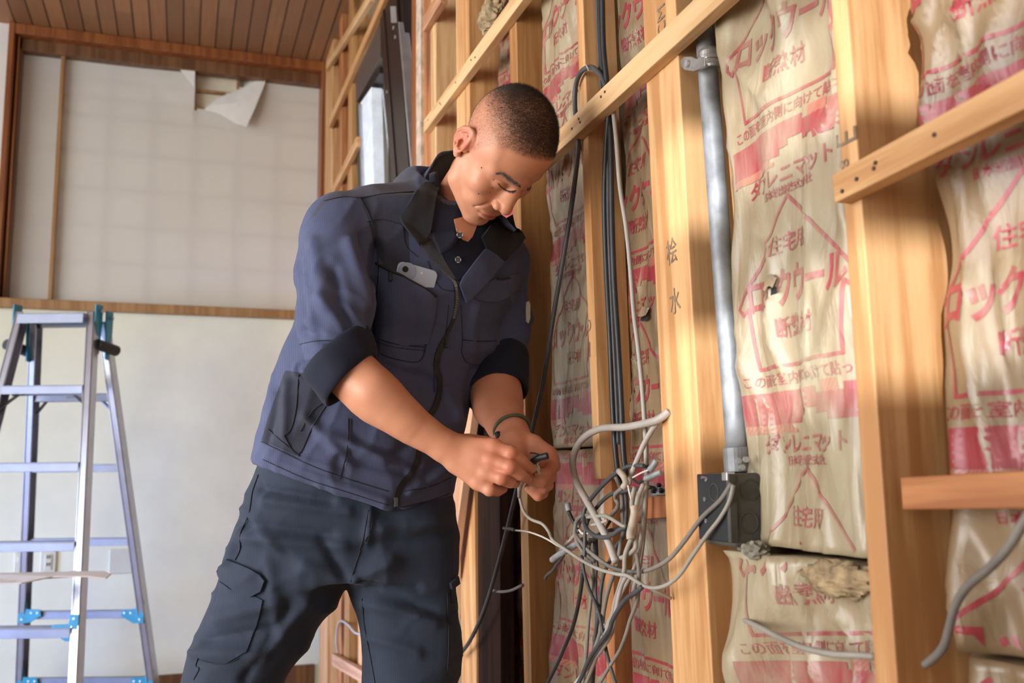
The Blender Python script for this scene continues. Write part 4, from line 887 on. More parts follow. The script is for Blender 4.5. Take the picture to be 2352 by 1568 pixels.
class Field:
    def __init__(s, lo, hi, h):
        s.lo = np.array(lo, np.float32); s.h = h; n = np.ceil((np.array(hi)-s.lo)/h).astype(int)+1
        ax = [s.lo[i]+h*np.arange(n[i], dtype=np.float32) for i in range(3)]
        s.X = ax[0][:, None, None]; s.Y = ax[1][None, :, None]; s.Z = ax[2][None, None, :]; s.n = n
        s.d = np.full(tuple(n), 1.0, np.float32)
    def cap(s, a, b, ra, rb=None):
        rb = ra if rb is None else rb; a = np.array(a, np.float32); b = np.array(b, np.float32); ab = b-a; L = float(ab@ab)+1e-12
        t = np.clip(((s.X-a[0])*ab[0]+(s.Y-a[1])*ab[1]+(s.Z-a[2])*ab[2])/L, 0, 1)
        return np.sqrt((s.X-a[0]-t*ab[0])**2+(s.Y-a[1]-t*ab[1])**2+(s.Z-a[2]-t*ab[2])**2)-(ra+(rb-ra)*t)
    def ell(s, c, r, R=None):
        dx, dy, dz = s.X-c[0], s.Y-c[1], s.Z-c[2]
        if R is not None: dx, dy, dz = R[0][0]*dx+R[0][1]*dy+R[0][2]*dz, R[1][0]*dx+R[1][1]*dy+R[1][2]*dz, R[2][0]*dx+R[2][1]*dy+R[2][2]*dz
        k0 = np.sqrt((dx/r[0])**2+(dy/r[1])**2+(dz/r[2])**2); k1 = np.sqrt((dx/r[0]**2)**2+(dy/r[1]**2)**2+(dz/r[2]**2)**2)
        return k0*(k0-1)/(k1+1e-9)
    def _sub(s, lo, hi):
        i0 = np.clip(np.floor((np.array(lo)-s.lo)/s.h).astype(int), 0, s.n-2); i1 = np.clip(np.ceil((np.array(hi)-s.lo)/s.h).astype(int)+1, i0+2, s.n)
        v = Field.__new__(Field); v.lo, v.h, v.n = s.lo, s.h, s.n
        v.X = s.X[i0[0]:i1[0]]; v.Y = s.Y[:, i0[1]:i1[1]]; v.Z = s.Z[:, :, i0[2]:i1[2]]; v.d = s.d[i0[0]:i1[0], i0[1]:i1[1], i0[2]:i1[2]]; return v
    def lc(s, a, b, ra, rb=None, k=0.01, cut=False):
        """local capsule: joined (or carved) only where it matters"""
        rb = ra if rb is None else rb; m = max(ra, rb)+max(2*k, .008); a_, b_ = np.array(a), np.array(b)
        v = s._sub(np.minimum(a_, b_)-m, np.maximum(a_, b_)+m); d = v.cap(a, b, ra, rb)
        v.d[...] = smax(v.d, -d, k) if cut else smin(v.d, d, k)
    def le(s, c, r, R=None, k=0.01, cut=False):
        m = max(r)+max(2*k, .008) if R is not None else np.array(r)+max(2*k, .008); c_ = np.array(c)
        v = s._sub(c_-m, c_+m); d = v.ell(c, r, R); v.d[...] = smax(v.d, -d, k) if cut else smin(v.d, d, k)
    def lchain(s, pts, rad, k=0.005, cut=False):
        rad = list(rad) if hasattr(rad, '__len__') else [rad]*len(pts); m = max(rad)+max(2*k, .008); P_ = np.array(pts)
        v = s._sub(P_.min(0)-m, P_.max(0)+m); d = None
        for i in range(len(pts)-1):
            c = v.cap(pts[i], pts[i+1], rad[i], rad[i+1]); d = c if d is None else smin(d, c, .0006)
        v.d[...] = smax(v.d, -d, k) if cut else smin(v.d, d, k)
    def add(s, d, k=0.01): s.d = smin(s.d, d, k).astype(np.float32); return s
    def sub(s, d, k=0.005): s.d = smax(s.d, -d, k).astype(np.float32); return s
    def chain(s, pts, rad, k=0.01, k2=0.004):
        d = None
        for i in range(len(pts)-1):
            c = s.cap(pts[i], pts[i+1], rad[i], rad[i+1]); d = c if d is None else smin(d, c, k2)
        s.add(d, k); return s
    def loft(s, rows, D, hd, shear=0.0, p=2.3, zt=None, zb=None):
        """rows: (py, x left, x right[, D, half depth]) measured on the photograph; elliptical sections stacked along the height"""
        T = []
        for r in rows:
            Dc = r[3] if len(r) > 3 else D; h_ = r[4] if len(r) > 4 else hd
            l, q = Q(r[1], r[0], Dc), Q(r[2], r[0], Dc); T.append(((l[2]+q[2])/2, (l[0]+q[0])/2, (q[0]-l[0])/2, Dc, h_))
        T = np.array(sorted(T)); z = s.Z
        ca, ha, cd, hh = [np.interp(z, T[:, 0], T[:, i]) for i in (1, 2, 3, 4)]
        da = (s.X-ca)/ha; dd = (s.Y-cd-shear*(s.X-ca))/hh
        q = (np.abs(da)**p+np.abs(dd)**p)**(1/p); d = (q-1)*np.minimum(ha, hh)
        return smax(smax(d, z-T[-1, 0], 0.02), T[0, 0]-z, 0.01)
    def mesh(s, smooth=0):
        a = np.pad(s.d, 2, constant_values=float(abs(s.d).max())); g = openvdb.FloatGrid(float(a.max())); g.copyFromArray(a)
        v, q = g.convertToQuads(isovalue=0.0); v = (v-2)*s.h+s.lo; q = q[:, ::-1].copy()
        # orient outward
        t = v[q]; vol = np.einsum('ij,ij->i', t[:, 0], np.cross(t[:, 1], t[:, 2])).sum()+np.einsum('ij,ij->i', t[:, 0], np.cross(t[:, 2], t[:, 3])).sum()
        if vol < 0: q = q[:, ::-1].copy()
        v = v.astype(np.float64)
        for _ in range(smooth):
            e = np.concatenate([q[:, [0, 1]], q[:, [1, 2]], q[:, [2, 3]], q[:, [3, 0]]]); acc = np.zeros_like(v); cnt = np.zeros(len(v))
            for k in range(3): acc[:, k] = np.bincount(e[:, 0], v[e[:, 1], k], len(v))+np.bincount(e[:, 1], v[e[:, 0], k], len(v))
            cnt = np.bincount(e.ravel(), minlength=len(v)).astype(float); v = v*0.4+0.6*acc/cnt[:, None]
        return v, q
def vnormals(v, q):
    n = np.cross(v[q[:, 2]]-v[q[:, 0]], v[q[:, 3]]-v[q[:, 1]]); out = np.zeros_like(v)
    for k in range(4):
        for c in range(3): out[:, c] += np.bincount(q[:, k], n[:, c], len(v))
    return out/(np.linalg.norm(out, axis=1, keepdims=True)+1e-12)
def pix_of(w):   # world points -> photograph pixels
    c = (w-COn) @ np.array(CR); return np.stack([W/2+FOC*c[:, 0]/-c[:, 2], H/2-FOC*c[:, 1]/-c[:, 2]], 1)
def mk(name, v, q, mat, parent, smooth=True, origin=None):
    me = bpy.data.meshes.new(name); me.vertices.add(len(v)); me.vertices.foreach_set('co', np.asarray(v, np.float32).ravel())
    nq = len(q); k = q.shape[1]; me.loops.add(nq*k); me.polygons.add(nq)
    me.loops.foreach_set('vertex_index', q.astype(np.int32).ravel()); me.polygons.foreach_set('loop_start', (np.arange(nq)*k).astype(np.int32))
    me.update(calc_edges=True); me.validate()
    return put(name, me, mat, parent, smooth=smooth, origin=origin)
def bvh_of(vs, qs): return BVHTree.FromPolygons([tuple(x) for x in vs], [tuple(int(i) for i in f) for f in qs])
def shoot(bvh, x, y, fallD=None):
    r = ray(x, y).normalized(); h = bvh.ray_cast(CO, r)
    if h[0] is None:
        p = P(x, y, fallD or 1.5); h = bvh.find_nearest(p)
        return Vector(p), -r
    n = h[1]; 
    if n.dot(r) > 0: n = -n
    return h[0], n
from mathutils.geometry import delaunay_2d_cdt
def densify(poly, step, closed=True):
    out = []; n = len(poly)
    for i in range(n if closed else n-1):
        a, b = Vector(poly[i]), Vector(poly[(i+1) % n]); m = max(1, int((b-a).length/step))
        out += [a+(b-a)*k/m for k in range(m)]
    if not closed: out.append(Vector(poly[-1]))
    return out
def sp2(pts, per=6, closed=False):
    p3 = spline([(x, y, 0) for x, y in pts], per); return [(p.x, p.y) for p in p3]
def patch(name, bvh, outline, off, thick, mat, parent, step=7, offf=None, label=None, fallD=None, nsm=1):
    """a cloth panel laid on a body surface: outline traced on the photograph, conformed to the surface with its own thickness"""
    ol = densify(outline, step); xs = [p.x for p in ol]; ys = [p.y for p in ol]
    gx, gy = np.meshgrid(np.arange(min(xs), max(xs), step), np.arange(min(ys), max(ys), step)); gx = gx+rng.uniform(-.2, .2, gx.shape)*step
    c = inpoly(gx, gy, [(p.x, p.y) for p in ol]); inner = [Vector((a, b)) for a, b in zip(gx[c], gy[c])]
    od = np.array([(p.x, p.y) for p in ol]); inner = [p for p in inner if ((od-np.array((p.x, p.y)))**2).sum(1).min() > (step*.45)**2]
    pts = ol+inner; n = len(ol); vs, es, fs, *_ = delaunay_2d_cdt(pts, [], [list(range(n))], 1, 1e-5)
    V = []; NN = []
    for p in vs:
        h, nn = shoot(bvh, p.x, p.y, fallD); V.append(h); NN.append(nn)
    nb = [[] for _ in vs]
    for a, b in es: nb[a].append(b); nb[b].append(a)
    for _ in range(nsm+1): NN = [(NN[i]+sum((NN[j] for j in nb[i]), Vector())).normalized() for i in range(len(vs))]
    for _ in range(nsm):
        V = [V[i]*.5+sum((V[j] for j in nb[i]), Vector())/max(1, len(nb[i]))*.5 if i >= n and nb[i] else V[i] for i in range(len(V))]
    o = [off+(offf(p.x, p.y) if offf else 0) for p in vs]
    top = [V[i]+NN[i]*(o[i]+thick) for i in range(len(V))]; bot = [V[i]+NN[i]*(o[i]-.002) for i in range(len(V))]
    N_ = len(V); f = [tuple(x) for x in fs]+[tuple(N_+i for i in reversed(x)) for x in fs]
    cnt = {}
    for x in fs:
        for a, b in zip(x, list(x[1:])+[x[0]]): cnt[(a, b)] = 1
    f += [(b, a, N_+a, N_+b) for (a, b) in cnt if (b, a) not in cnt]
    me = bpy.data.meshes.new(name); me.from_pydata([tuple(x) for x in top+bot], [], f); me.update()
    bm = bmesh.new(); bm.from_mesh(me); bmesh.ops.recalc_face_normals(bm, faces=bm.faces); bm.to_mesh(me); bm.free()
    ob = put(name, me, mat, parent); me.polygons.foreach_set('use_smooth', [True]*len(me.polygons))
    md = ob.modifiers.new('edge', 'EDGE_SPLIT'); md.split_angle = math.radians(50)
    if label: ob['label'] = label
    return ob
def seam(name, bvh, path, r, mat, parent, off=0.0008, per=6, flat=False, label=None):
    pp = densify(sp2(path, per), 5, closed=False); pts = []
    for p in pp:
        h, n = shoot(bvh, p.x, p.y); pts.append(h+n*off)
    # drop jumps
    ok = [pts[0]]
    for p in pts[1:]:
        if (p-ok[-1]).length < 0.03: ok.append(p)
    for _ in range(2): ok = [ok[0]]+[(ok[i-1]+ok[i]*2+ok[i+1])/4 for i in range(1, len(ok)-1)]+[ok[-1]]
    o = MB().tube(ok, r, 6).build(name, mat, parent, smooth=True)
    if label: o['label'] = label
    return o
def loftsheet(name, lines, thick, mat, parent, per=5, label=None, mats=None):
    """lines: rows of (px, py, D) with equal counts -> smooth sheet with thickness"""
    L = [spline([P(*p) for p in l], per) for l in lines]; cols = list(zip(*L)); G = [spline(c, per) for c in cols]
    nu, nv = len(G), len(G[0]); V = [p for g in G for p in g]
    F_ = [(i*nv+j, (i+1)*nv+j, (i+1)*nv+j+1, i*nv+j+1) for i in range(nu-1) for j in range(nv-1)]
    me = bpy.data.meshes.new(name); me.from_pydata([tuple(p) for p in V], [], F_); me.update()
    o = put(name, me, mat, parent, smooth=True); sd = o.modifiers.new('thickness', 'SOLIDIFY'); sd.thickness = thick; sd.offset = 0
    if label: o['label'] = label
    return o
# ---------------------------------------------------------------- person materials
def mk_skin():
    m, nt, b = nodes('skin')
    v = coords(nt, rand=False); f = noise(nt, v, 22, 4); f2 = noise(nt, v, 260, 3)
    c = ramp(nt, f, [(0.3, (0.56, 0.245, 0.145)), (0.7, (0.64, 0.30, 0.185))])
    def at(n): a = N(nt, 'ShaderNodeAttribute'); a.attribute_name = n; return a.outputs['Fac']
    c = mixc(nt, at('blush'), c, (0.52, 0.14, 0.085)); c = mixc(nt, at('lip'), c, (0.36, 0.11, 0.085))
    c = mixc(nt, at('nail'), c, (0.66, 0.40, 0.30))
    st = N(nt, 'ShaderNodeMath', operation='MULTIPLY'); nt.links.new(at('stubble'), st.inputs[0])
    nt.links.new(ramp(nt, noise(nt, v, 420, 2), [(0.35, (0.35, 0.35, 0.35)), (0.65, (1, 1, 1))]), st.inputs[1])
    c = mixc(nt, st.outputs[0], c, (0.055, 0.038, 0.030))
    nt.links.new(c, b.inputs['Base Color']); b.inputs['Roughness'].default_value = 0.46; b.inputs['Specular IOR Level'].default_value = 0.4
    b.inputs['Subsurface Weight'].default_value = 0.12; b.inputs['Subsurface Radius'].default_value = (1.0, 0.35, 0.2); b.inputs['Subsurface Scale'].default_value = 0.006
    bump(nt, b, f2, 0.12, 0.0006)
mk_skin()
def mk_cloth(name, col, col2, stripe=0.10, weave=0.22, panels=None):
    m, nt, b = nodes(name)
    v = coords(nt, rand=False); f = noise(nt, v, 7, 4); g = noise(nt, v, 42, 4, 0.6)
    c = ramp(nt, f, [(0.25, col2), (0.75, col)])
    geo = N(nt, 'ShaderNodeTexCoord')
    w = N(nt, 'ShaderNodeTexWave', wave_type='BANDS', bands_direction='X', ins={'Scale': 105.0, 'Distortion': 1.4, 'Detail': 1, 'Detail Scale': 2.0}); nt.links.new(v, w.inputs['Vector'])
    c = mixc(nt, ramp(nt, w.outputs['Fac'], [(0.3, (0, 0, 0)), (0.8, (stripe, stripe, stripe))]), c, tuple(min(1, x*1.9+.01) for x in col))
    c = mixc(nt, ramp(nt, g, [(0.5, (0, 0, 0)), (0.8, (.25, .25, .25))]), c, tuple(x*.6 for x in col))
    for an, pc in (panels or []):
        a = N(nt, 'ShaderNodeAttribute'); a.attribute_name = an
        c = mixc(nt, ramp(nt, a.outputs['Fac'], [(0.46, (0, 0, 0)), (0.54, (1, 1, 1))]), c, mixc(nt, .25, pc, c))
    nt.links.new(c, b.inputs['Base Color']); b.inputs['Roughness'].default_value = 0.82; b.inputs['Sheen Weight'].default_value = 0.06; b.inputs['Specular IOR Level'].default_value = 0.3; b.inputs['Sheen Roughness'].default_value = 0.5
    wv = noise(nt, coords(nt, (1, 1, 1), rand=False), 700, 2); big = noise(nt, coords(nt, (1, 1, .7), rand=False), 22, 4, .5, .3)
    ad = N(nt, 'ShaderNodeMath', operation='MULTIPLY_ADD', ins={1: 8.0}); nt.links.new(big, ad.inputs[0]); nt.links.new(wv, ad.inputs[2])
    bump(nt, b, ad.outputs[0], weave, 0.0016)
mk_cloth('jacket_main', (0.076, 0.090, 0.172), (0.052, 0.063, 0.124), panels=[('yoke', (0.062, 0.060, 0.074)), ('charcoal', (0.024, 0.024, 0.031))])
mk_cloth('jacket_blue', (0.076, 0.090, 0.172), (0.052, 0.063, 0.124))
mk_cloth('jacket_dark', (0.034, 0.033, 0.044), (0.024, 0.024, 0.033), 0.10)
mk_cloth('jacket_yoke', (0.070, 0.068, 0.088), (0.052, 0.052, 0.070))
mk_cloth('lining_dark', (0.020, 0.020, 0.025), (0.013, 0.013, 0.017), 0.06)
mk_cloth('lining_grey', (0.060, 0.058, 0.070), (0.045, 0.044, 0.055))
mk_cloth('trouser_slate', (0.027, 0.038, 0.066), (0.019, 0.027, 0.048), 0.10)
mk_cloth('shirt_navy', (0.011, 0.014, 0.033), (0.007, 0.009, 0.022), 0.0)
plain('seam_thread', (0.018, 0.019, 0.028), 0.85)
plain('zip_black', (0.010, 0.010, 0.011), 0.6)
plain('zip_metal', (0.25, 0.25, 0.26), 0.35, 0.8)
plain('button_white', (0.75, 0.75, 0.75), 0.4)
plain('button_dark', (0.02, 0.02, 0.03), 0.3)
plain('hair_dark', (0.030, 0.020, 0.015), 0.6)
plain('phone_blue', (0.42, 0.50, 0.66), 0.22, 0.2, nz=0.03)
plain('phone_glass', (0.30, 0.36, 0.50), 0.08, nz=0.02)
plain('lens_black', (0.005, 0.005, 0.006), 0.05)
plain('bracelet_green', (0.085, 0.105, 0.060), 0.4)
plain('nail_pale', (0.56, 0.31, 0.23), 0.35, nz=0.04)
plain('boot_black', (0.02, 0.02, 0.022), 0.6)
# ---------------------------------------------------------------- the worker
man = empty('person', P(820, 1342, 1.55)); man.location.z = 0; bpy.context.view_layer.update()
tag(man, 'man in slate work jacket and trousers bending over the wires he twists together', 'person')
HS = 0.829
HR = np.array([[-0.70193318, 0.35573538, 0.61704307], [-0.04370359, -0.88621777, 0.46120284], [0.7109007, 0.29676657, 0.63761257]])  # columns: his right, his face direction, his crown
HT = np.array((-0.0236, 0.2960, -1.5015))
def head_to_world(v): return ((v @ (HR.T))*HS+HT) @ np.array(CR).T+COn

def w2h(p):  # world point -> head frame
    c = (np.array(p)-COn) @ np.array(CR); return ((c-HT)/HS) @ HR
def head_sdf():
    F = Field((-0.104, -0.170, -0.215), (0.104, 0.130, 0.148), 0.00140)
    le, lc, lch = F.le, F.lc, F.lchain
    F.d = F.ell((0, -0.006, 0.050), (.0765, .0860, .0870)).astype(np.float32)
    le((0, .028, .044), (.0720, .0575, .0620), k=.02)
    le((0, .026, -.026), (.0680, .0610, .0690), k=.02)
    le((0, .036, -.072), (.0500, .0490, .0400), k=.018)
    for s in (1, -1):
        lc((s*.054, -.006, -.024), (s*.049, .014, -.072), .015, .014, k=.02)
        lc((s*.049, .014, -.072), (s*.018, .070, -.106), .016, .014, k=.018)
        le((s*.049, .055, -.020), (.025, .024, .024), k=.018)
        le((s*.032, .064, -.052), (.022, .019, .022), k=.016)
        le((s*.062, .020, .030), (.014, .036, .036), k=.02)
    le((0, .076, -.105), (.021, .018, .014), k=.014)
    le((0, .071, -.068), (.032, .022, .030), k=.014)
    # brow, sockets, lowered lids
    for s in (1, -1):
        lc((s*.010, .0800, .0205), (s*.055, .0620, .0225), .0095, .0095, k=.014)
        ex = s*.0300
        le((ex, .0965, .0045), (.0190, .0150, .0105), k=.011, cut=True)
        le((ex, .0690, .0010), (.0180, .0145, .0125), k=.006)
        arc = [(ex+s*.0175*math.cos(a), .0838-.0120*abs(math.cos(a))**2, -.0035-.0042*math.sin(a)-.0010*math.cos(a)) for a in np.linspace(.02*math.pi, .98*math.pi, 11)]
        lch(arc, .0009, k=.0010, cut=True)
        arc = [(ex+s*.0180*math.cos(a), .0838-.0125*abs(math.cos(a))**2, .0070+.0030*math.sin(a)) for a in np.linspace(0, math.pi, 9)]
        lch(arc, .0008, k=.003, cut=True)
    le((0, .0755, .0200), (.015, .012, .013), k=.012)
    # nose
    lc((0, .0830, .0120), (0, .1010, -.0240), .0080, .0102, k=.010)
    le((0, .0870, -.0180), (.0175, .0180, .0270), k=.010)
    le((0, .1050, -.0335), (.0130, .0125, .0112), k=.007)
    for s in (1, -1):
        le((s*.0155, .0945, -.0375), (.0084, .0112, .0082), k=.005)
        le((s*.0078, .1020, -.0465), (.0040, .0065, .0036), k=.002, cut=True)
        lch([(s*.0240, .0905, -.0380), (s*.0285, .0880, -.0480), (s*.0335, .0830, -.0590), (s*.0365, .0770, -.0680)], [.0010, .0012, .0010, .0006], k=.0075, cut=True)
    lc((0, .0990, -.0480), (0, .0970, -.0590), .0012, k=.006, cut=True)
    # mouth
    le((0, .0870, -.0675), (.0265, .0130, .0056), k=.004); le((0, .0865, -.0795), (.0215, .0135, .0066), k=.004)
    lch([(-.0275, .0830, -.0735), (-.018, .0935, -.0737), (-.009, .0990, -.0735), (0, .1005, -.0727), (.009, .0990, -.0735), (.018, .0935, -.0737), (.0275, .0830, -.0735)], .0012, k=.0016, cut=True)
    le((0, .0970, -.0910), (.013, .006, .0035), k=.007, cut=True)
    # ears
    for s in (1, -1):
        cx = s*.0765; a = math.radians(20); R1 = np.array([[math.cos(a), -s*math.sin(a), 0], [s*math.sin(a), math.cos(a), 0], [0, 0, 1]])
        le((cx+s*.004, -.012, .004), (.0056, .0180, .0300), R1, k=.005)
        le((cx+s*.0055, -.012, .014), (.0052, .0160, .0200), R1, k=.004)
        le((cx+s*.0030, -.002, .014), (.0052, .0080, .0170), k=.004)
        lch([(cx+s*.001, .000, .018), (cx+s*.0045, -.008, .026), (cx+s*.0080, -.018, .024), (cx+s*.0085, -.020, .010)], [.0062, .0062, .0058, .0055], k=.004)
        lch([(cx+s*.0015, .001, .020), (cx+s*.0035, .000, .0265), (cx+s*.0072, -.009, .0315), (cx+s*.0105, -.019, .0295), (cx+s*.0125, -.0255, .020)], .0036, k=.004)
        hel = [(cx-s*.002, .0040, .003), (cx+s*.001, .0055, .016), (cx+s*.0035, .002, .027), (cx+s*.007, -.008, .0345), (cx+s*.0105, -.019, .033), (cx+s*.0130, -.0275, .023), (cx+s*.0138, -.0305, .010), (cx+s*.012, -.0280, -.004), (cx+s*.008, -.0200, -.0165), (cx+s*.005, -.0125, -.023)]
        lch(hel, [.0026, .0034, .0037, .0037, .0037, .0036, .0034, .0032, .0034, .0036], k=.003)
        le((cx+s*.002, -.007, -.0255), (.0052, .0080, .0085), k=.005)
        le((cx+s*.0085, -.0080, -.0025), (.0065, .0080, .0110), k=.003, cut=True)
        lch([(cx+s*.0085, -.004, .022), (cx+s*.012, -.014, .0235), (cx+s*.0148, -.0225, .012), (cx+s*.0135, -.021, -.002)], [.0012, .0018, .0018, .0012], k=.0025, cut=True)
        lch([(cx+s*.0075, -.003, .012), (cx+s*.0115, -.015, .0135), (cx+s*.0125, -.018, .000), (cx+s*.0090, -.013, -.013)], [.0020, .0024, .0026, .0022], k=.0025)
        le((cx+s*.003, .0035, -.003), (.0042, .004, .006), k=.003)
        lch([(cx+s*.0092, -.016, .0265), (cx+s*.0112, -.0225, .018), (cx+s*.0118, -.0245, .006), (cx+s*.0100, -.0215, -.007)], .0031, k=.003)
    # neck
    p = [w2h(P(*q)) for q in ((1100, 392, 1.575), (1066, 452, 1.580), (1054, 530, 1.575))]
    F.lchain([tuple(x) for x in p], [.052, .055, .057], k=.022)
    return F
HF = head_sdf(); hv, hq = HF.mesh(1)

# colour masks in the head's own frame
def bump_(p, c, r): return np.exp(-(((p-np.array(c))/np.array(r))**2).sum(1))
def head_masks(p):
    x, y, z = np.abs(p[:, 0]), p[:, 1], p[:, 2]
    blush = .55*bump_(p, (.046, .062, -.022), (.020, .02, .017))+.5*bump_(p, (-.046, .062, -.022), (.020, .02, .017))+.45*bump_(p, (0, .110, -.036), (.014, .016, .012))
    blush += .75*np.clip((x-.074)/.012, 0, 1)*np.exp(-((z-.005)/.03)**2)
    lip = np.clip(1.3*np.exp(-((z+.0735+.0*y)/.0085)**2)*np.exp(-(x/.0225)**4)*(y > .083), 0, 1)*np.clip((y-.088)/.004, 0, 1)
    beard = .30*np.exp(-((z+.060)/.008)**2)*np.exp(-(x/.026)**2)*(y > .07)+.22*np.exp(-((z+.100)/.016)**2)*np.exp(-(x/.035)**2)*(y > .05)
    # hairline: forehead, temples, sideburn, behind the ear, nape
    hl = np.interp(y, [-.12, -.06, -.030, -.018, -.006, .006, .016, .024, .036, .052, .066, .078, .09], [-.055, -.050, -.035, .030, .020, -.004, .010, .036, .056, .070, .080, .088, .10])
    hl = np.where(x < .035, np.maximum(hl, np.interp(y, [.03, .075], [.05, .082])), hl)
    m = np.clip((z-hl)/.016+.45, 0, 1); m *= ~((x > .0755) & (np.abs(z) < .036) & (y < .009) & (y > -.034))
    return blush, lip, beard, m, hl
# ---------------------------------------------------------------- arms and hands (skin), modelled in the man frame
def Qs(l): return [Q(*p) for p in l]
def px2m(r, D): return r*D/FOC
def arm_right_hand():   # the arm nearer the camera: his right one, back of the hand towards the camera
    F = Field(*QB((770, 1165), (1240, 805), 1.33, 1.475, 0), .0016)
    F.d = F.cap(Q(800, 850, 1.40), Q(868, 915, 1.395), .037, .036).astype(np.float32)
    k = .012
    F.lchain(Qs([(800, 850, 1.40), (850, 900, 1.395), (900, 940, 1.395), (950, 978, 1.40), (1000, 1010, 1.405), (1032, 1031, 1.408)]), [.036, .0365, .0335, .0285, .0240, .0222], k)
    F.lchain(Qs([(860, 898, 1.38), (930, 960, 1.39)]), [.026, .018], .02)
    # wrist and back of the hand
    F.lchain(Qs([(1026, 1026, 1.41), (1055, 1040, 1.412), (1085, 1050, 1.41)]), [.0215, .0215, .020], .012)
    kn = [(1133, 1026, 1.398), (1126, 1056, 1.393), (1114, 1085, 1.395), (1096, 1108, 1.403)]
    wr = [(1060, 1026, 1.412), (1056, 1040, 1.408), (1052, 1054, 1.408), (1050, 1066, 1.412)]
    for a, b, r0, r1 in zip(wr, kn, (.0150, .0155, .0150, .0140), (.0125, .0122, .0112, .0105)):
        F.lchain(Qs([a, b]), [r0, r1], .012)
    F.le(Q(1088, 1062, 1.425), (.026, .016, .022), k=.015)
    fing = [([kn[0], (1172, 1040, 1.392), (1199, 1060, 1.402), (1221, 1076, 1.418)], [.0115, .0102, .0090, .0072]),
            ([kn[1], (1170, 1072, 1.384), (1194, 1089, 1.397), (1209, 1099, 1.418)], [.0115, .0105, .0092, .0074]),
            ([kn[2], (1151, 1097, 1.388), (1172, 1107, 1.402), (1184, 1110, 1.424)], [.0108, .0100, .0088, .0070]),
            ([kn[3], (1124, 1124, 1.398), (1143, 1127, 1.412), (1156, 1122, 1.430)], [.0100, .0092, .0080, .0066])]
    for pts, r in fing:
        F.lchain(Qs(pts[:2]), r[:2], .0055); G = Qs(pts[1:]); F.lchain(G, r[1:], .0016)
        for q, rr in ((pts[1], r[1]),): F.lc(Q(*q), Q(q[0]+1, q[1], q[2]), rr*1.06, k=.002)
    # thumb behind, meeting the index finger at the wires
    F.lchain(Qs([(1075, 1020, 1.43), (1120, 1022, 1.445), (1165, 1040, 1.452)]), [.016, .0130, .0112], .012)
    F.lchain(Qs([(1165, 1040, 1.452), (1197, 1058, 1.446), (1218, 1070, 1.438)]), [.0110, .0100, .0078], .002)
    return F.mesh(1)
def arm_left_hand():    # the farther arm: his left one, palm turned towards the camera
    F = Field(*QB((1070, 1165), (1295, 870), 1.425, 1.68, 0), .0016)
    F.d = F.cap(Q(1138, 890, 1.62), Q(1142, 930, 1.60), .042, .042).astype(np.float32)
    F.lchain(Qs([(1138, 890, 1.62), (1146, 935, 1.585), (1160, 970, 1.55), (1176, 996, 1.52)]), [.042, .0395, .033, .0255], .01)
    F.lchain(Qs([(1176, 994, 1.52), (1184, 1008, 1.51), (1192, 1020, 1.502)]), [.0250, .0235, .022], .012)
    kn = [(1226, 1017, 1.492), (1224, 1036, 1.494), (1220, 1056, 1.497), (1212, 1074, 1.500)]
    for a, r0, r1 in zip(kn, (.015, .0155, .0155, .015), (.0122, .0120, .0115, .0108)):
        F.lchain([Q(1184, 1012, 1.508), Q(*a)], [r0, r1], .012)
    F.le(Q(1178, 1030, 1.488), (.018, .015, .022), k=.012)
    fing = [([kn[0], (1262, 1040, 1.485), (1272, 1070, 1.470), (1256, 1088, 1.455), (1236, 1090, 1.448)], [.0118, .0112, .0104, .0092, .0078]),
            ([kn[1], (1256, 1068, 1.482), (1264, 1094, 1.466), (1244, 1106, 1.452), (1220, 1104, 1.446)], [.0112, .0106, .0098, .0090, .0074]),
            ([kn[2], (1246, 1090, 1.486), (1258, 1114, 1.472), (1246, 1122, 1.462), (1226, 1118, 1.458)], [.0106, .0098, .0092, .0086, .0070]),
            ([kn[3], (1232, 1108, 1.490), (1246, 1132, 1.476), (1236, 1138, 1.462), (1214, 1120, 1.462)], [.0100, .0092, .0088, .0086, .0070])]
    for pts, r in fing:
        F.lchain(Qs(pts[:2]), r[:2], .006); F.lchain(Qs(pts[1:]), r[1:], .0014)
    # thumb pressing against the fingertips
    F.lchain(Qs([(1176, 1010, 1.495), (1180, 1045, 1.475), (1192, 1075, 1.458)]), [.0155, .0130, .0115], .012)
    F.lchain(Qs([(1192, 1075, 1.458), (1212, 1090, 1.450)]), [.0108, .0085], .002)
    return F.mesh(1)
va, qa = arm_right_hand(); vb, qb = arm_left_hand()
va, vb = toW(va), toW(vb); vh = head_to_world(hv)
# a plain trunk under the clothes joins head and arms into one figure
def trunk():
    F = Field(*QB((640, 1250), (1230, 470), 1.30, 1.75), .006)
    F.d = F.loft([(1230, 670, 970), (1100, 670, 970), (950, 710, 1000), (800, 760, 1060), (650, 800, 1100), (560, 840, 1110)], 1.61, .055, .30).astype(np.float32)
    F.lchain(Qs([(1054, 525, 1.575), (1030, 600, 1.575), (980, 700, 1.60)]), [.046, .05, .055], .03)
    F.lchain(Qs([(980, 570, 1.59), (800, 560, 1.49), (778, 700, 1.44), (790, 830, 1.405), (800, 850, 1.40)]), [.04, .036, .034, .033, .034], .02)
    F.lchain(Qs([(1060, 600, 1.62), (1145, 630, 1.68), (1150, 780, 1.67), (1138, 890, 1.62)]), [.035, .030, .030, .035], .02)
    return F.mesh(1)
vt, qt = trunk(); vt = toW(vt)
V = np.concatenate([vh, va, vb, vt]); Qd = np.concatenate([hq, qa+len(vh), qb+len(vh)+len(va), qt+len(vh)+len(va)+len(vb)])
ORG = Vector((man.location.x, man.location.y, 0))
body = mk('body', V, Qd, 'skin', man, origin=ORG)
blush, lip, beard, hm, hl = head_masks(hv)
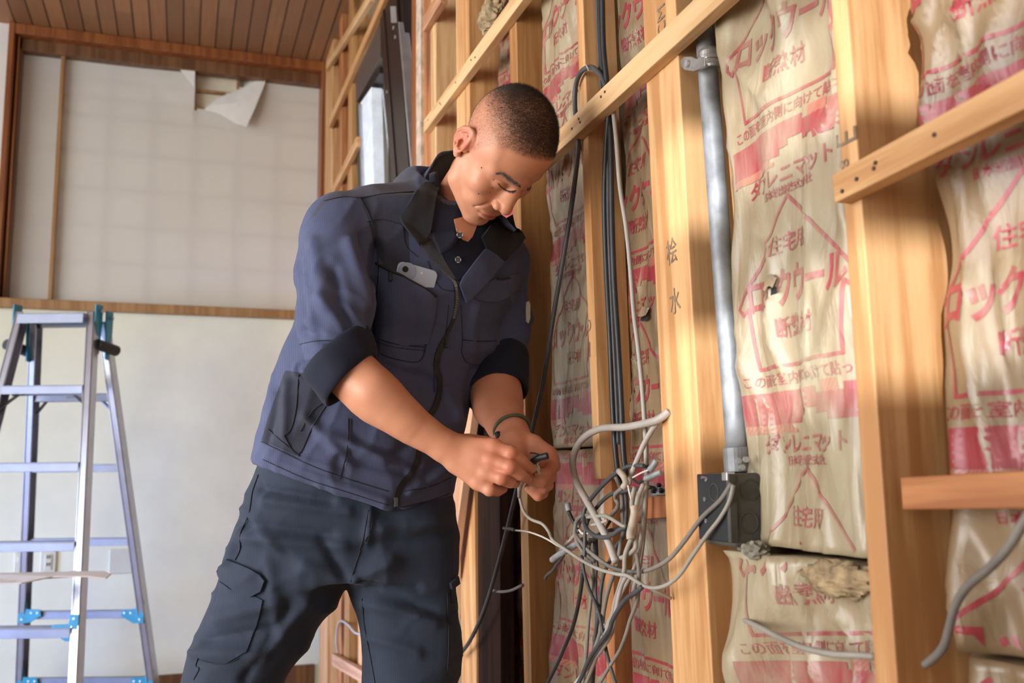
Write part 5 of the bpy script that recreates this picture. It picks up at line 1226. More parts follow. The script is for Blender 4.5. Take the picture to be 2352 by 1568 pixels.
def attr(o, name, arr):
    a = o.data.attributes.new(name, 'FLOAT', 'POINT'); a.data.foreach_set('value', np.asarray(arr, np.float32))
def pad(a, rest=None): r = np.zeros(len(V)); r[:len(vh)] = a; return r
bl = pad(blush)
def kn_mask(l, r):
    out = np.zeros(len(V))
    for q in l: out += np.exp(-((V-np.array(P(*q)))**2).sum(1)/r**2)
    return out
bl += .25*kn_mask([(1133, 1026, 1.39), (1126, 1056, 1.385), (1172, 1040, 1.385), (1170, 1072, 1.378), (1151, 1097, 1.38), (1272, 1070, 1.462), (1262, 1040, 1.475), (1264, 1094, 1.46), (1246, 1135, 1.47)], .014)
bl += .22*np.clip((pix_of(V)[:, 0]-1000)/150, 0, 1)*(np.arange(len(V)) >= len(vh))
attr(body, 'blush', bl); attr(body, 'lip', pad(lip)); attr(body, 'stubble', pad(np.clip(hm*(.22+.58*np.clip((hv[:, 2]-.066)/.045, 0, 1))+beard, 0, 1))); attr(body, 'nail', np.zeros(len(V)))
bvB = bvh_of(V, Qd)
# ---- hair, brows, lashes
def strands(name, roots, dirs, lens, wid, mat, parent, bend=None):
    n = len(roots); t = np.cross(dirs, rng.normal(size=(n, 3))); t /= np.linalg.norm(t, axis=1, keepdims=True)+1e-9
    s = np.cross(dirs, t); L = lens[:, None]; w = wid[:, None] if hasattr(wid, '__len__') else wid
    bd = 0 if bend is None else bend
    base = [roots+t*w, roots-t*w*.5+s*w*.87, roots-t*w*.5-s*w*.87]; tip = roots+dirs*L+bd
    v = np.stack(base+[tip], 1).reshape(-1, 3); k = np.arange(n)[:, None]*4
    f = np.concatenate([k+np.array([[0, 1, 3]]), k+np.array([[1, 2, 3]]), k+np.array([[2, 0, 3]])])
    return mk(name, v, f, mat, parent, smooth=False, origin=ORG)
nh = toW(np.zeros((1, 3))); NH = vnormals(vh, hq)
z, y, x = hv[:, 2], hv[:, 1], np.abs(hv[:, 0])
cand = np.where((hm > .35))[0]; top = np.clip((z-.064)/.05, 0, 1)
w = (hm*(.22+.78*top))[cand]; w /= w.sum(); pick = rng.choice(cand, 46000, p=w)
jit = rng.normal(0, .0009, (46000, 3)); r0 = vh[pick]+jit-NH[pick]*.0006
flow = np.array(CR) @ (HR @ np.array((0, .8, -.45)))
d = NH[pick]+.55*flow+rng.normal(0, .22, (46000, 3)); d /= np.linalg.norm(d, axis=1, keepdims=True)
ln = (.0020+.0048*top[pick])*rng.uniform(.6, 1.2, 46000)
strands('hair', r0, d, ln, np.full(46000, .00014), 'hair_dark', man)['label'] = 'closely cropped dark hair'
def browlash(name, path, n, length, widths, dirpx, parent, off=0.0, wid=.00022):
    pp = densify(sp2(path, 8), 1.0, closed=False); m = len(pp); rt = []; dr = []; le_ = []
    for i in range(n):
        u = rng.uniform(0, .999); p = pp[int(u*m)]; wv = np.interp(u, np.linspace(0, 1, len(widths)), widths)
        a = Vector((p.x, p.y))+Vector((0, 1))*float(rng.normal(0, wv*.4)); h, nn = shoot(bvB, a.x, a.y)
        if bvB.ray_cast(CO, ray(a.x, a.y).normalized())[0] is None or nn.dot(ray(a.x, a.y).normalized()) > -.06: continue
        g, n2 = shoot(bvB, a.x+dirpx[0]+float(rng.normal(0, 1)), a.y+dirpx[1]+float(rng.normal(0, 1)))
        q = (g-h)+nn*.0004; q = q.normalized(); rt.append(h-nn*.0003); dr.append((q+nn*off).normalized()); le_.append(length*rng.uniform(.6, 1.2))
    if len(rt) < 3: return None
    return strands(name, np.array([tuple(r) for r in rt]), np.array([tuple(q) for q in dr]), np.array(le_), np.full(len(rt), wid), 'hair_dark', parent)
browlash('eyebrow', [(1143, 400), (1156, 400), (1170, 409), (1184, 420), (1198, 429)], 900, .0050, [2.0, 7, 9, 8, 5], (-6, -2.5), man, .12)
browlash('eyebrow', [(1209, 436), (1218, 434), (1230, 432), (1242, 429)], 500, .0035, [5, 7, 5, 3], (2, -2), man, .12)
browlash('eyelash', [(1145, 422), (1153, 431), (1163, 437), (1174, 440), (1183, 437)], 110, .0040, [.5, .5, .5], (3, 5), man, .4)
# fingernails on the farther hand
def nail(px, py, D, rx, ry, rot):
    h, n = shoot(bvB, px, py); r = ray(px, py).normalized(); u = (CR @ Vector((math.cos(rot), math.sin(rot), 0))); u = (u-n*u.dot(n)).normalized(); w_ = n.cross(u)
    vs = [h+n*.0013]; m = 14
    for i in range(m): a = 2*math.pi*i/m; vs.append(h+u*rx*math.cos(a)+w_*ry*math.sin(a)+n*.0003)
    o = MB().add(vs, [(0, 1+i, 1+(i+1) % m) for i in range(m)]).build('fingernail', 'nail_pale', man, smooth=True); return o
for a in ((1234, 1087, 1.45, .0042, .0034, .2), (1219, 1101, 1.45, .0036, .0030, .1), (1226, 1121, 1.45, .0036, .0030, -.2)): nail(*a)

for pth in [[(1144, 421), (1150, 428), (1158, 434), (1167, 438), (1176, 439), (1185, 437)]]:
    seam('lash_line', bvB, pth, .00075, 'hair_dark', man, off=.0001)
for q in ((1106, 385, .0011), (1099, 445, .0010), (1125, 442, .0007)):
    h, n = shoot(bvB, q[0], q[1]); MB().cyl(h-n*.001, h+n*.0004, q[2], 10).build('mole', 'hair_dark', man, smooth=True)
# ---------------------------------------------------------------- clothes
def folds(v, n, fn): return v+n*fn(v)[:, None]
def ridged(p, q, seed): return 1-np.abs(vnoise2(p, q, seed)-.5)*2
def man_coords(w): c = w @ FR_.T; return c[:, 0], c[:, 1], c[:, 2]
def jacket_shape():
    F = Field(*QB((575, 1195), (1232, 395), 1.30, 1.80), .0042)
    rows = [(1200, 606, 1036), (1150, 600, 1038), (1100, 598, 1042), (1050, 598, 1048), (1000, 606, 1056), (950, 624, 1070), (900, 642, 1086), (850, 660, 1106), (800, 680, 1130), (740, 702, 1156), (680, 716, 1178), (620, 730, 1190), (570, 750, 1192), (540, 775, 1180), (515, 800, 1150), (490, 850, 1120)]
    F.d = F.loft(rows, 1.585, .112, .33, 2.4).astype(np.float32)
    F.add(F.cap(Q(790, 515, 1.50), Q(985, 462, 1.565), .048, .045), .03)
    F.add(F.cap(Q(985, 470, 1.60), Q(1165, 600, 1.66), .055, .042), .03)
    F.add(F.cap(Q(960, 455, 1.615), Q(1060, 440, 1.64), .052, .05), .03)
    # near sleeve
    F.add(F.cap(Q(775, 520, 1.485), Q(772, 620, 1.455), .0545, .060), .020)
    F.add(smin(F.cap(Q(772, 620, 1.455), Q(768, 730, 1.42), .060, .058), F.cap(Q(768, 730, 1.42), Q(772, 792, 1.405), .058, .048), .01), .006)
    # farther sleeve
    F.add(F.cap(Q(1148, 605, 1.67), Q(1156, 720, 1.675), .046, .050), .015)
    F.add(F.cap(Q(1156, 720, 1.675), Q(1146, 860, 1.655), .050, .046), .006)
    # hem, cut along its slope; neck opening; V of the open front
    X = F.X; hemx = [Q(x, y, 1.48)[0] for x, y in ((560, 1060), (600, 1076), (700, 1112), (800, 1142), (893, 1170), (905, 1162), (925, 1172), (1035, 1140), (1080, 1120))]
    hemz = [Q(x, y, 1.48)[2] for x, y in ((560, 1060), (600, 1076), (700, 1112), (800, 1142), (893, 1170), (905, 1162), (925, 1172), (1035, 1140), (1080, 1120))]
    hz = np.interp(X, hemx, hemz); F.d = smax(F.d, hz-F.Z, .004).astype(np.float32)
    c = Q(1046, 470, 1.575); F.sub(F.cap(c, c+np.array((-.002, .0, .2)), .050, .075), .012)
    return F.mesh(2)
vj, qj = jacket_shape(); wj = toW(vj); nj = vnormals(wj, qj)
pj = pix_of(wj); a_, D_, z_ = man_coords(wj)
def band(d, w): return np.exp(-(d/w)**2)
def line_dist(px, a, b):
    a, b = np.array(a, float), np.array(b, float); ab = b-a; t = np.clip(((px-a)@ab)/(ab@ab), 0, 1); return np.linalg.norm(px-a-t[:, None]*ab, axis=1)
def crease(px, lst, front=None):
    out = np.zeros(len(px))
    for a, b, w, h in lst: out += h*band(line_dist(px, a, b), w)
    return out
front = np.clip(-(nj @ np.array(FH))*2, 0, 1)
mm = .001
jl = [((800, 560), (846, 700), 14, 3.5), ((830, 540), (862, 640), 9, -4.5), ((720, 560), (745, 700), 16, 2.5), ((765, 620), (800, 760), 13, -3.0), ((700, 640), (720, 770), 12, 2.0), ((735, 690), (842, 806), 14, 3.5), ((700, 760), (820, 822), 11, -3.0), ((790, 700), (850, 770), 10, 2.5), ((690, 600), (705, 720), 8, -1.6),
      ((866, 560), (858, 800), 11, -8), ((1190, 600), (1120, 800), 12, 2.5), ((1160, 700), (1100, 840), 11, -3), ((1130, 780), (1050, 960), 14, 3.5), ((1085, 850), (1060, 950), 9, -3.5), ((850, 835), (985, 870), 12, -2.5), ((870, 850), (960, 930), 15, 3.5), ((905, 620), (905, 800), 16, 1.6), ((955, 700), (945, 800), 10, -1.4),
      ((640, 900), (610, 1010), 9, -2.5), ((660, 880), (650, 1000), 10, 2.5), ((700, 960), (800, 1060), 12, 3), ((760, 1000), (900, 1060), 13, 3), ((780, 1050), (930, 1085), 10, -3), ((820, 1010), (960, 1070), 10, -2), ((620, 1040), (760, 1075), 10, 2), ((980, 970), (900, 1060), 14, -3), ((1020, 1080), (940, 1130), 12, 3), ((1030, 1020), (980, 1100), 12, -2.5), ((610, 1050), (880, 1150), 8, 2.0), ((1000, 860), (1060, 960), 12, 3), ((1100, 700), (1080, 800), 12, 1.6)]
disp = crease(pj, jl)*mm*2.6*front
s1 = ridged(a_*9+z_*5+1.3*vnoise2(a_*6, z_*6, 4), z_*11-a_*4, 21); s2 = ridged(a_*24-z_*9+2*vnoise2(a_*12, z_*10, 6), z_*14+D_*10, 23)
disp += .0085*(s1-.6)+.0042*(s2**2-.4)*(.5+.5*vnoise2(a_*7, z_*6, 9))
# gathered cloth above the rolled cuffs
dn = line_dist(pj, (700, 850), (850, 815)); disp += .0045*band(dn, 22)*np.sin(dn*.33)*(pj[:, 0] < 870)*(pj[:, 1] > 740)
wj = wj+nj*disp[:, None]
# cloth panels: colour of each face from the seam lines
cq = wj[qj].mean(1); pc = pix_of(cq); nf = nj[qj].mean(1); fr = (nf @ np.array(FH)) < .35
yoke = [(700, 520), (742, 455), (800, 425), (948, 385), (960, 400), (952, 442), (826, 455), (780, 450), (745, 470)]
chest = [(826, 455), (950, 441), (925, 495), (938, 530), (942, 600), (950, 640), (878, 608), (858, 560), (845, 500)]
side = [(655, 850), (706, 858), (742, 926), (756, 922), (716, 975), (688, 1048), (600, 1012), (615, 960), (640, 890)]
hemband = [(590, 1000), (600, 1012), (688, 1048), (700, 1085), (600, 1060)]
def sdist(px, poly):
    d = np.full(len(px), 1e9)
    for i in range(len(poly)): d = np.minimum(d, line_dist(px, poly[i], poly[(i+1) % len(poly)]))
    return np.where(inpoly(px[:, 0], px[:, 1], poly), -d, d)
pv = pix_of(wj); frv = (nj @ np.array(FH)) < .35
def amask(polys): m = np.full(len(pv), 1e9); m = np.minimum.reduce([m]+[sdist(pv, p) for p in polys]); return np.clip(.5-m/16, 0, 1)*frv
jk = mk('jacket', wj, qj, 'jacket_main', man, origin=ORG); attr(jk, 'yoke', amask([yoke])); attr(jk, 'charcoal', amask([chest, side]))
jk['label'] = 'slate blue work jacket worn open at the neck'
bj = bvh_of(wj, qj)
def sm(path, r=.00075, **k): return seam('seam', bj, path, r, 'seam_thread', jk, **k)
sm([(826, 455), (850, 500), (866, 560), (870, 640), (862, 720), (856, 800)], .0012)
sm([(744, 462), (790, 452), (826, 455), (880, 446), (950, 441)], .0009)
sm([(690, 790), (730, 783), (780, 780), (830, 785)]); sm([(690, 796), (730, 789), (780, 787), (835, 792)], .0005)
sm([(690, 990), (716, 945), (740, 927)]); sm([(615, 985), (688, 1048)]); sm([(652, 1000), (684, 1046), (715, 985), (752, 925)], .0010); sm([(686, 860), (680, 940), (668, 985), (652, 1000)], .0008)
sm([(600, 1014), (700, 1062), (800, 1100), (890, 1128)]); sm([(604, 1054), (700, 1098), (800, 1130), (893, 1160)], .0006)
sm([(925, 1128), (985, 1118), (1036, 1096)], .0006); sm([(922, 1164), (985, 1150), (1034, 1132)], .0006)
sm([(990, 690), (986, 740), (978, 790), (975, 810)]); sm([(858, 772), (900, 788), (976, 797)]); sm([(858, 780), (900, 796), (976, 805)], .0005); sm([(868, 632), (864, 700), (856, 770)]); sm([(975, 800), (972, 818), (955, 832), (900, 822), (858, 806)])
sm([(800, 960), (798, 1020), (790, 1065), (780, 1100)]); sm([(806, 960), (804, 1022), (796, 1068)], .0005)
sm([(1062, 780), (1100, 783), (1140, 782)]); sm([(1058, 700), (1062, 780), (1060, 810), (1076, 834), (1120, 838)], .0006)
sm([(940, 1085), (930, 1110), (918, 1140), (914, 1168)], .0006); sm([(982, 600), (1010, 660), (1042, 668)], .0005); sm([(925, 505), (930, 560), (960, 590)], .0005)
sm([(1030, 700), (1022, 770), (1000, 830), (996, 900)], .0005); sm([(842, 510), (880, 503), (925, 517), (955, 520)], .0005)
# zip
def strip(name, path, wpx, off, mat, parent, th=.0012):
    pp = sp2(path, 6); L, Rr = [], []
    for i, p in enumerate(pp):
        a, b = pp[max(0, i-1)], pp[min(len(pp)-1, i+1)]; d = Vector((b[0]-a[0], b[1]-a[1])).normalized(); n = Vector((-d.y, d.x))
        w_ = wpx/2 if not hasattr(wpx, '__len__') else np.interp(i/(len(pp)-1), np.linspace(0, 1, len(wpx)), wpx)/2
        L.append((p[0]+n.x*w_, p[1]+n.y*w_)); Rr.append((p[0]-n.x*w_, p[1]-n.y*w_))
    return patch(name, bj, L+Rr[::-1], off, th, mat, parent, step=4)
strip('zip_tape', [(1024, 776), (1012, 798), (1004, 820), (1002, 848), (1009, 872), (1008, 905), (998, 935), (985, 955)], 13, .001, 'zip_black', jk)
strip('zip_tape', [(962, 1030), (956, 1060), (944, 1088), (926, 1108), (914, 1128), (908, 1150), (906, 1166)], 13, .001, 'zip_black', jk)
strip('zip_tape', [(1040, 640), (1046, 660), (1047, 700), (1040, 735), (1028, 762), (1023, 778)], 7, .001, 'zip_black', jk)
zt = densify(sp2([(972, 570), (990, 592), (1010, 615), (1030, 634), (1043, 648), (1048, 670), (1047, 700), (1041, 730)], 8), 4.4, closed=False); mbt = MB()
for k_, p in enumerate(zt):
    h, n = shoot(bj, p.x, p.y); q = zt[min(k_+1, len(zt)-1)]; u = (P(q.x, q.y, 1.46)-P(p.x, p.y, 1.46)); u = u.normalized() if u.length > 0 else Vector((0, 0, 1))
    s_ = n.cross(u).normalized(); mbt.bar(h+n*.001-s_*.0025, h+n*.001+s_*.0025, u*.0014, n*.0028)
mbt.build('zip_teeth', 'zip_metal', jk)
h, n = shoot(bj, 1023, 782); MB().bar(h+n*.003+Vector((0, 0, .008)), h+n*.003-Vector((0, 0, .012)), RH*.006, n*.004).build('zip_slider', 'zip_black', jk, bevel=.0015)
h, n = shoot(bj, 906, 1150); MB().bar(h+n*.003+Vector((0, 0, .006)), h+n*.003-Vector((0, 0, .010)), RH*.007, n*.005).build('zip_slider', 'zip_black', jk, bevel=.0015)
# chest pockets
pk = patch('chest_pocket', bj, [(872, 612), (900, 628), (950, 655), (1000, 683), (996, 720), (985, 790), (930, 795), (862, 775), (866, 690)], .0005, .0012, 'jacket_blue', jk, step=6, offf=lambda x, y: .0100*math.exp(-((x-950)/52)**4)*max(0, min(1, (775-y)/50)))
seam('pocket_zip', bj, [(868, 607), (900, 624), (950, 652), (999, 680)], .0022, 'zip_black', jk, off=.008, flat=True)
h, n = shoot(bj, 898, 630); MB().bar(h+n*.006+Vector((0, 0, .006)), h+n*.006-Vector((0, 0, .012)), RH*.006, n*.004).build('zip_slider', 'zip_black', jk, bevel=.0015)
patch('pocket_flap', bj, [(1082, 672), (1096, 656), (1136, 640), (1190, 628), (1198, 662), (1180, 668), (1168, 680), (1142, 692), (1112, 692), (1094, 688)], .001, .0022, 'jacket_blue', jk, step=5)
strip('pocket_zip', [(1138, 641), (1152, 640), (1168, 638)], 5, .004, 'zip_black', jk, th=.001)
o = patch('sleeve_badge', bj, [(1208, 694), (1213, 692), (1216, 700), (1216, 730), (1212, 742), (1208, 738)], .001, .001, 'button_white', jk, step=4, fallD=1.67)
# rolled cuffs
def cuff(name, rings, mat, parent, th=.003, label=None):
    """rings: (centre px, py, D, axis point px, py, D, radius, squash)"""
    vs = []; n = 40
    for (c, ax, r, sq, ph) in rings:
        C_ = P(*c); d = (P(*ax)-C_).normalized(); u = d.cross(FH).normalized(); w_ = d.cross(u).normalized()
        for i in range(n):
            t = 2*math.pi*i/n; rr = r*(1+.035*math.sin(3*t+ph)+.02*math.sin(7*t+2*ph)); vs.append(C_+u*rr*math.cos(t)+w_*rr*sq*math.sin(t))
    m = len(rings); f = [(i*n+k, i*n+(k+1) % n, (i+1)*n+(k+1) % n, (i+1)*n+k) for i in range(m-1) for k in range(n)]
    me = bpy.data.meshes.new(name); me.from_pydata([tuple(v) for v in vs], [], f); me.update()
    o = put(name, me, mat, parent, smooth=True, origin=ORG); sd = o.modifiers.new('t', 'SOLIDIFY'); sd.thickness = th; sd.offset = 0
    ss = o.modifiers.new('s', 'SUBSURF'); ss.levels = 1; ss.render_levels = 2
    if label: o['label'] = label
    return o
AX = (900, 960, 1.395)
cuff('rolled_cuff', [((772, 805, 1.405), AX, .050, .95, 0), ((770, 806, 1.405), AX, .0575, .95, .4), ((776, 818, 1.403), AX, .0590, .93, .9), ((786, 834, 1.402), AX, .0580, .92, 1.3), ((797, 856, 1.400), AX, .0555, .92, 1.7), ((803, 868, 1.400), AX, .0540, .92, 1.8), ((806, 874, 1.399), AX, .0500, .92, 1.9), ((802, 870, 1.399), AX, .0465, .92, 1.9), ((790, 846, 1.40), AX, .0450, .92, 1.9)], 'shirt_navy', man, label='rolled-up dark cuff of the nearer sleeve')
AX2 = (1158, 985, 1.55)
cuff('rolled_cuff', [((1146, 812, 1.655), AX2, .044, .95, 0), ((1144, 818, 1.652), AX2, .0520, .95, .4), ((1141, 848, 1.640), AX2, .0535, .93, .9), ((1139, 876, 1.628), AX2, .0535, .92, 1.3), ((1139, 898, 1.616), AX2, .0530, .92, 1.7), ((1140, 906, 1.611), AX2, .0515, .92, 1.8), ((1140, 904, 1.612), AX2, .0480, .92, 1.9), ((1140, 880, 1.625), AX2, .045, .92, 1.9)], 'shirt_navy', man, label='rolled-up dark cuff of the farther sleeve')
# shirt: V at the open neck, placket, collar leaves, buttons
shp = [(996, 395), (990, 450), (985, 520), (992, 560), (1012, 598), (1032, 626), (1048, 646), (1062, 632), (1085, 606), (1120, 575), (1160, 548), (1182, 530), (1160, 500), (1120, 480), (1060, 470), (1020, 430)]
sh = patch('shirt', bj, shp, .0015, .002, 'shirt_navy', man, step=7, nsm=3, label='navy polo shirt showing at the neck', offf=lambda x, y: .001)
loftsheet('shirt_collar', [[(1004, 395, 1.535), (1012, 445, 1.515), (1026, 500, 1.500), (1054, 545, 1.482)], [(998, 395, 1.530), (1000, 455, 1.505), (1008, 520, 1.486), (1038, 568, 1.470)], [(986, 400, 1.530), (988, 465, 1.498), (992, 535, 1.474), (1012, 585, 1.462)]], .0022, 'shirt_navy', man)
patch('neckline', bj, [(1040, 505), (1060, 500), (1092, 520), (1082, 545), (1072, 556), (1060, 552), (1046, 535)], .0040, .001, 'skin', man, step=5, nsm=3)
def button(x, y, off, tilt=1.0):
    h, n = shoot(bj, x, y); c = h+n*off; u = n.orthogonal().normalized(); w_ = n.cross(u)
    b = MB().cyl(c, c+n*.0016, .0056, 20).build('button', 'button_dark', man, bevel=.0004)
    for k in range(4):
        a0 = k*math.pi/2+.35; m = MB().tube([c+n*.0018+(u*math.cos(a0+t)+w_*math.sin(a0+t))*.0046 for t in (0, .3, .6, .9)], .00045, 6).build('button_mark', 'button_white', b)
button(1047, 543, .016); button(1048, 598, .007)
# jacket collar: turned-out near leaf, far leaf, stand behind the neck
c1 = loftsheet('collar', [[(1066, 352, 1.70), (1046, 362, 1.665), (1030, 392, 1.625), (1016, 440, 1.58), (1008, 480, 1.535), (1000, 530, 1.495), (996, 548, 1.478)], [(1040, 346, 1.668), (1012, 356, 1.622), (994, 384, 1.575), (976, 430, 1.528), (962, 480, 1.488), (956, 520, 1.468), (968, 560, 1.457)], [(1034, 350, 1.658), (1004, 360, 1.612), (982, 400, 1.565), (960, 440, 1.515), (930, 484, 1.466), (921, 506, 1.455), (966, 566, 1.455)]], .0025, 'lining_dark', man, label='dark turned-out lining of the jacket collar')
c2 = loftsheet('collar', [[(1038, 346, 1.66), (1010, 352, 1.605), (990, 384, 1.562), (962, 434, 1.515), (928, 482, 1.470)], [(1030, 362, 1.665), (1000, 372, 1.61), (978, 398, 1.565), (954, 438, 1.522), (924, 492, 1.478)], [(1010, 395, 1.66), (985, 400, 1.61), (962, 412, 1.57), (950, 445, 1.535), (935, 492, 1.495)]], .0025, 'jacket_blue', man, label='blue outer side of the jacket collar')
patch('lapel', bj, [(966, 566), (986, 530), (1000, 560), (1020, 598), (1045, 640), (1038, 640), (1015, 618), (990, 592)], .003, .002, 'lining_grey', man, step=5, label='grey inner edge of the open jacket front')
patch('collar', bj, [(1008, 425), (996, 470), (988, 530), (980, 548), (966, 566), (944, 536), (921, 506), (930, 484), (948, 455), (975, 428)], .006, .003, 'lining_dark', man, step=5, nsm=2, label='dark turned-down tip of the near collar leaf')
patch('collar', bj, [(1110, 572), (1100, 545), (1120, 520), (1150, 508), (1178, 492), (1186, 530), (1196, 551), (1172, 578), (1150, 600), (1132, 584)], .007, .003, 'lining_dark', man, step=5, nsm=2, fallD=1.585, label='dark lining of the farther collar leaf under the chin')
patch('collar', bj, [(1108, 572), (1132, 582), (1152, 600), (1110, 650), (1066, 694), (1052, 655), (1060, 636), (1084, 604)], .006, .003, 'jacket_blue', man, step=5, nsm=2, label='farther leaf of the open jacket front')
# bracelet
C_ = P(1176, 985, 1.522); d = (P(1192, 1020, 1.502)-P(1160, 965, 1.555)).normalized(); u = d.cross(Vector((0, 0, 1))).normalized(); w_ = d.cross(u)
br = MB().tube([C_+u*.0292*math.cos(t)+w_*.0262*math.sin(t) for t in [2*math.pi*i/48 for i in range(49)]], .0028, 10, cap=False).build('bracelet', 'bracelet_green', man, smooth=True, origin=ORG); br['label'] = 'thin dark green bracelet on the farther wrist'
cl_ = MB().cyl(P(1141, 992, 1.50), P(1146, 1004, 1.498), .0045, 12).build('clasp', 'zip_black', br, bevel=.001)
# ---------------------------------------------------------------- trousers and boots
def trouser_shape():
    F = Field(*QB((180, 2430), (1090, 1030), 1.44, 1.76), .0058)
    F.d = F.loft([(1040, 612, 1030), (1080, 600, 1032), (1130, 588, 1036), (1200, 566, 1042), (1260, 560, 1046), (1310, 575, 1046), (1336, 600, 1044)], 1.60, .100, .18, 2.4).astype(np.float32)
    left = [(1110, 594, 800), (1160, 574, 812), (1200, 556, 818), (1250, 538, 815), (1300, 520, 808), (1350, 504, 790), (1400, 484, 763), (1450, 463, 728), (1500, 444, 697), (1568, 424, 650), (1680, 392, 590), (1800, 362, 545), (1950, 320, 490), (2150, 260, 425), (2400, 190, 350)]
    right = [(1150, 830, 1040), (1200, 822, 1042), (1250, 815, 1043), (1300, 808, 1045), (1350, 806, 1048), (1400, 826, 1058), (1450, 835, 1065), (1500, 840, 1062), (1568, 838, 1048), (1680, 846, 1036), (1800, 852, 1030), (1950, 858, 1022), (2150, 865, 1015), (2400, 870, 1005)]
    F.add(F.loft(left, 1.585, .092, .05, 2.2), .012); F.add(F.loft(right, 1.62, .090, .0, 2.2), .012)
    return F.mesh(2)
vp, qp = trouser_shape(); wp_ = toW(vp); npn = vnormals(wp_, qp); pp_ = pix_of(wp_); a_, D_, z_ = man_coords(wp_)
frp = np.clip(-(npn @ np.array(FH))*2, 0, 1)
tl = [((600, 1120), (760, 1150), 9, -3), ((610, 1150), (800, 1175), 12, 3), ((560, 1200), (760, 1230), 12, -3), ((570, 1235), (790, 1255), 14, 3.5), ((560, 1170), (640, 1260), 10, 2.5), ((800, 1330), (700, 1300), 16, 3), ((795, 1335), (740, 1240), 12, -3), ((820, 1330), (900, 1290), 12, 3), ((830, 1340), (960, 1350), 10, -3), ((850, 1220), (1000, 1200), 14, 2.5), ((860, 1250), (1030, 1225), 10, -2.5),
      ((840, 1380), (1000, 1430), 12, 3), ((850, 1350), (1030, 1420), 9, -3), ((850, 1460), (960, 1500), 12, 2.5), ((1050, 1400), (1060, 1500), 10, 3), ((500, 1420), (640, 1380), 14, 3), ((480, 1470), (620, 1440), 11, -3), ((450, 1500), (600, 1500), 12, 3), ((620, 1300), (640, 1450), 14, 2), ((700, 1380), (580, 1520), 16, 3), ((660, 1400), (560, 1560), 10, -3), ((850, 1170), (842, 1240), 6, 2.5), ((530, 1290), (560, 1200), 8, 2.5)]
dsp = crease(pp_, tl)*.0030*frp
s1 = ridged(z_*10+a_*5+1.5*vnoise2(a_*6, z_*7, 14), a_*8+D_*6, 31); s2 = ridged(z_*26-a_*8+2*vnoise2(a_*9, z_*12, 16), a_*13+D_*9, 33)
dsp += .0100*(s1-.6)+.0045*(s2**2-.4)*(.4+.6*vnoise2(a_*6, z_*7, 19))
wp_ = wp_+npn*dsp[:, None]
tr = mk('trousers', wp_, qp, 'trouser_slate', man, origin=ORG); tr['label'] = 'dark slate cargo trousers'
bt_ = bvh_of(wp_, qp)
def sp_(path, r=.0008, mat='seam_thread', **k): return seam('seam', bt_, path, r, mat, tr, **k)
sp_([(594, 1090), (580, 1130), (572, 1180), (552, 1225), (552, 1260), (540, 1285)], .0011)
sp_([(846, 1172), (840, 1210), (834, 1240), (825, 1262)], .0009); sp_([(855, 1175), (852, 1215), (838, 1243)], .0006)
sp_([(828, 1262), (815, 1300), (806, 1335)], .0008); sp_([(597, 1378), (585, 1430), (560, 1500), (510, 1525), (460, 1515)], .0008)
sp_([(832, 1375), (838, 1440), (850, 1500), (862, 1568)], .0009); sp_([(1026, 1360), (1030, 1450), (1028, 1540)], .0009); sp_([(455, 1510), (450, 1530), (458, 1535), (445, 1560)], .0009)
patch('cargo_pocket', bt_, [(505, 1335), (530, 1352), (590, 1372), (604, 1380), (588, 1440), (566, 1498), (520, 1520), (452, 1508), (470, 1440), (492, 1380)], .001, .0018, 'trouser_slate', tr, step=7, fallD=1.56)
patch('pocket_flap', bt_, [(524, 1282), (560, 1298), (600, 1318), (613, 1332), (602, 1358), (578, 1371), (545, 1358), (520, 1340), (500, 1312)], .004, .003, 'trouser_slate', tr, step=6, fallD=1.535)
patch('pocket_flap', bt_, [(1030, 1338), (1046, 1322), (1050, 1338), (1032, 1352)], .003, .003, 'trouser_slate', tr, step=4, fallD=1.58)
h, n = shoot(bt_, 1034, 1362); MB().bar(h+n*.003+Vector((0, 0, .008)), h+n*.003-Vector((0, 0, .016)), RH*.005, n*.004).build('zip_slider', 'zip_black', tr, bevel=.0012)
def boot(px, py, D, rot, name='work_boot'):
    c = P(px, py, D); c.z = 0; F = Field((-.075, -.175, -.005), (.075, .11, .16), .0045)
    F.d = F.cap((0, .03, .16), (0, .02, .05), .046, .045).astype(np.float32)
    F.add(F.ell((0, -.06, .030), (.044, .095, .038)), .03); F.add(F.ell((0, .035, .03), (.040, .05, .04)), .02)
    F.add(smax(F.ell((0, -.03, .012), (.050, .125, .05)), np.abs(F.Z-.011)-.011, .003), .004); F.d = smax(F.d, .0-F.Z, .001)
    v, q = F.mesh(1); R = np.array([[math.cos(rot), -math.sin(rot), 0], [math.sin(rot), math.cos(rot), 0], [0, 0, 1]])
    v = toW(v @ R.T)+np.array(c); return mk(name, v, q, 'boot_black', man)
boot(262, 2440, 1.585, .35); boot(938, 2440, 1.62, -.15)
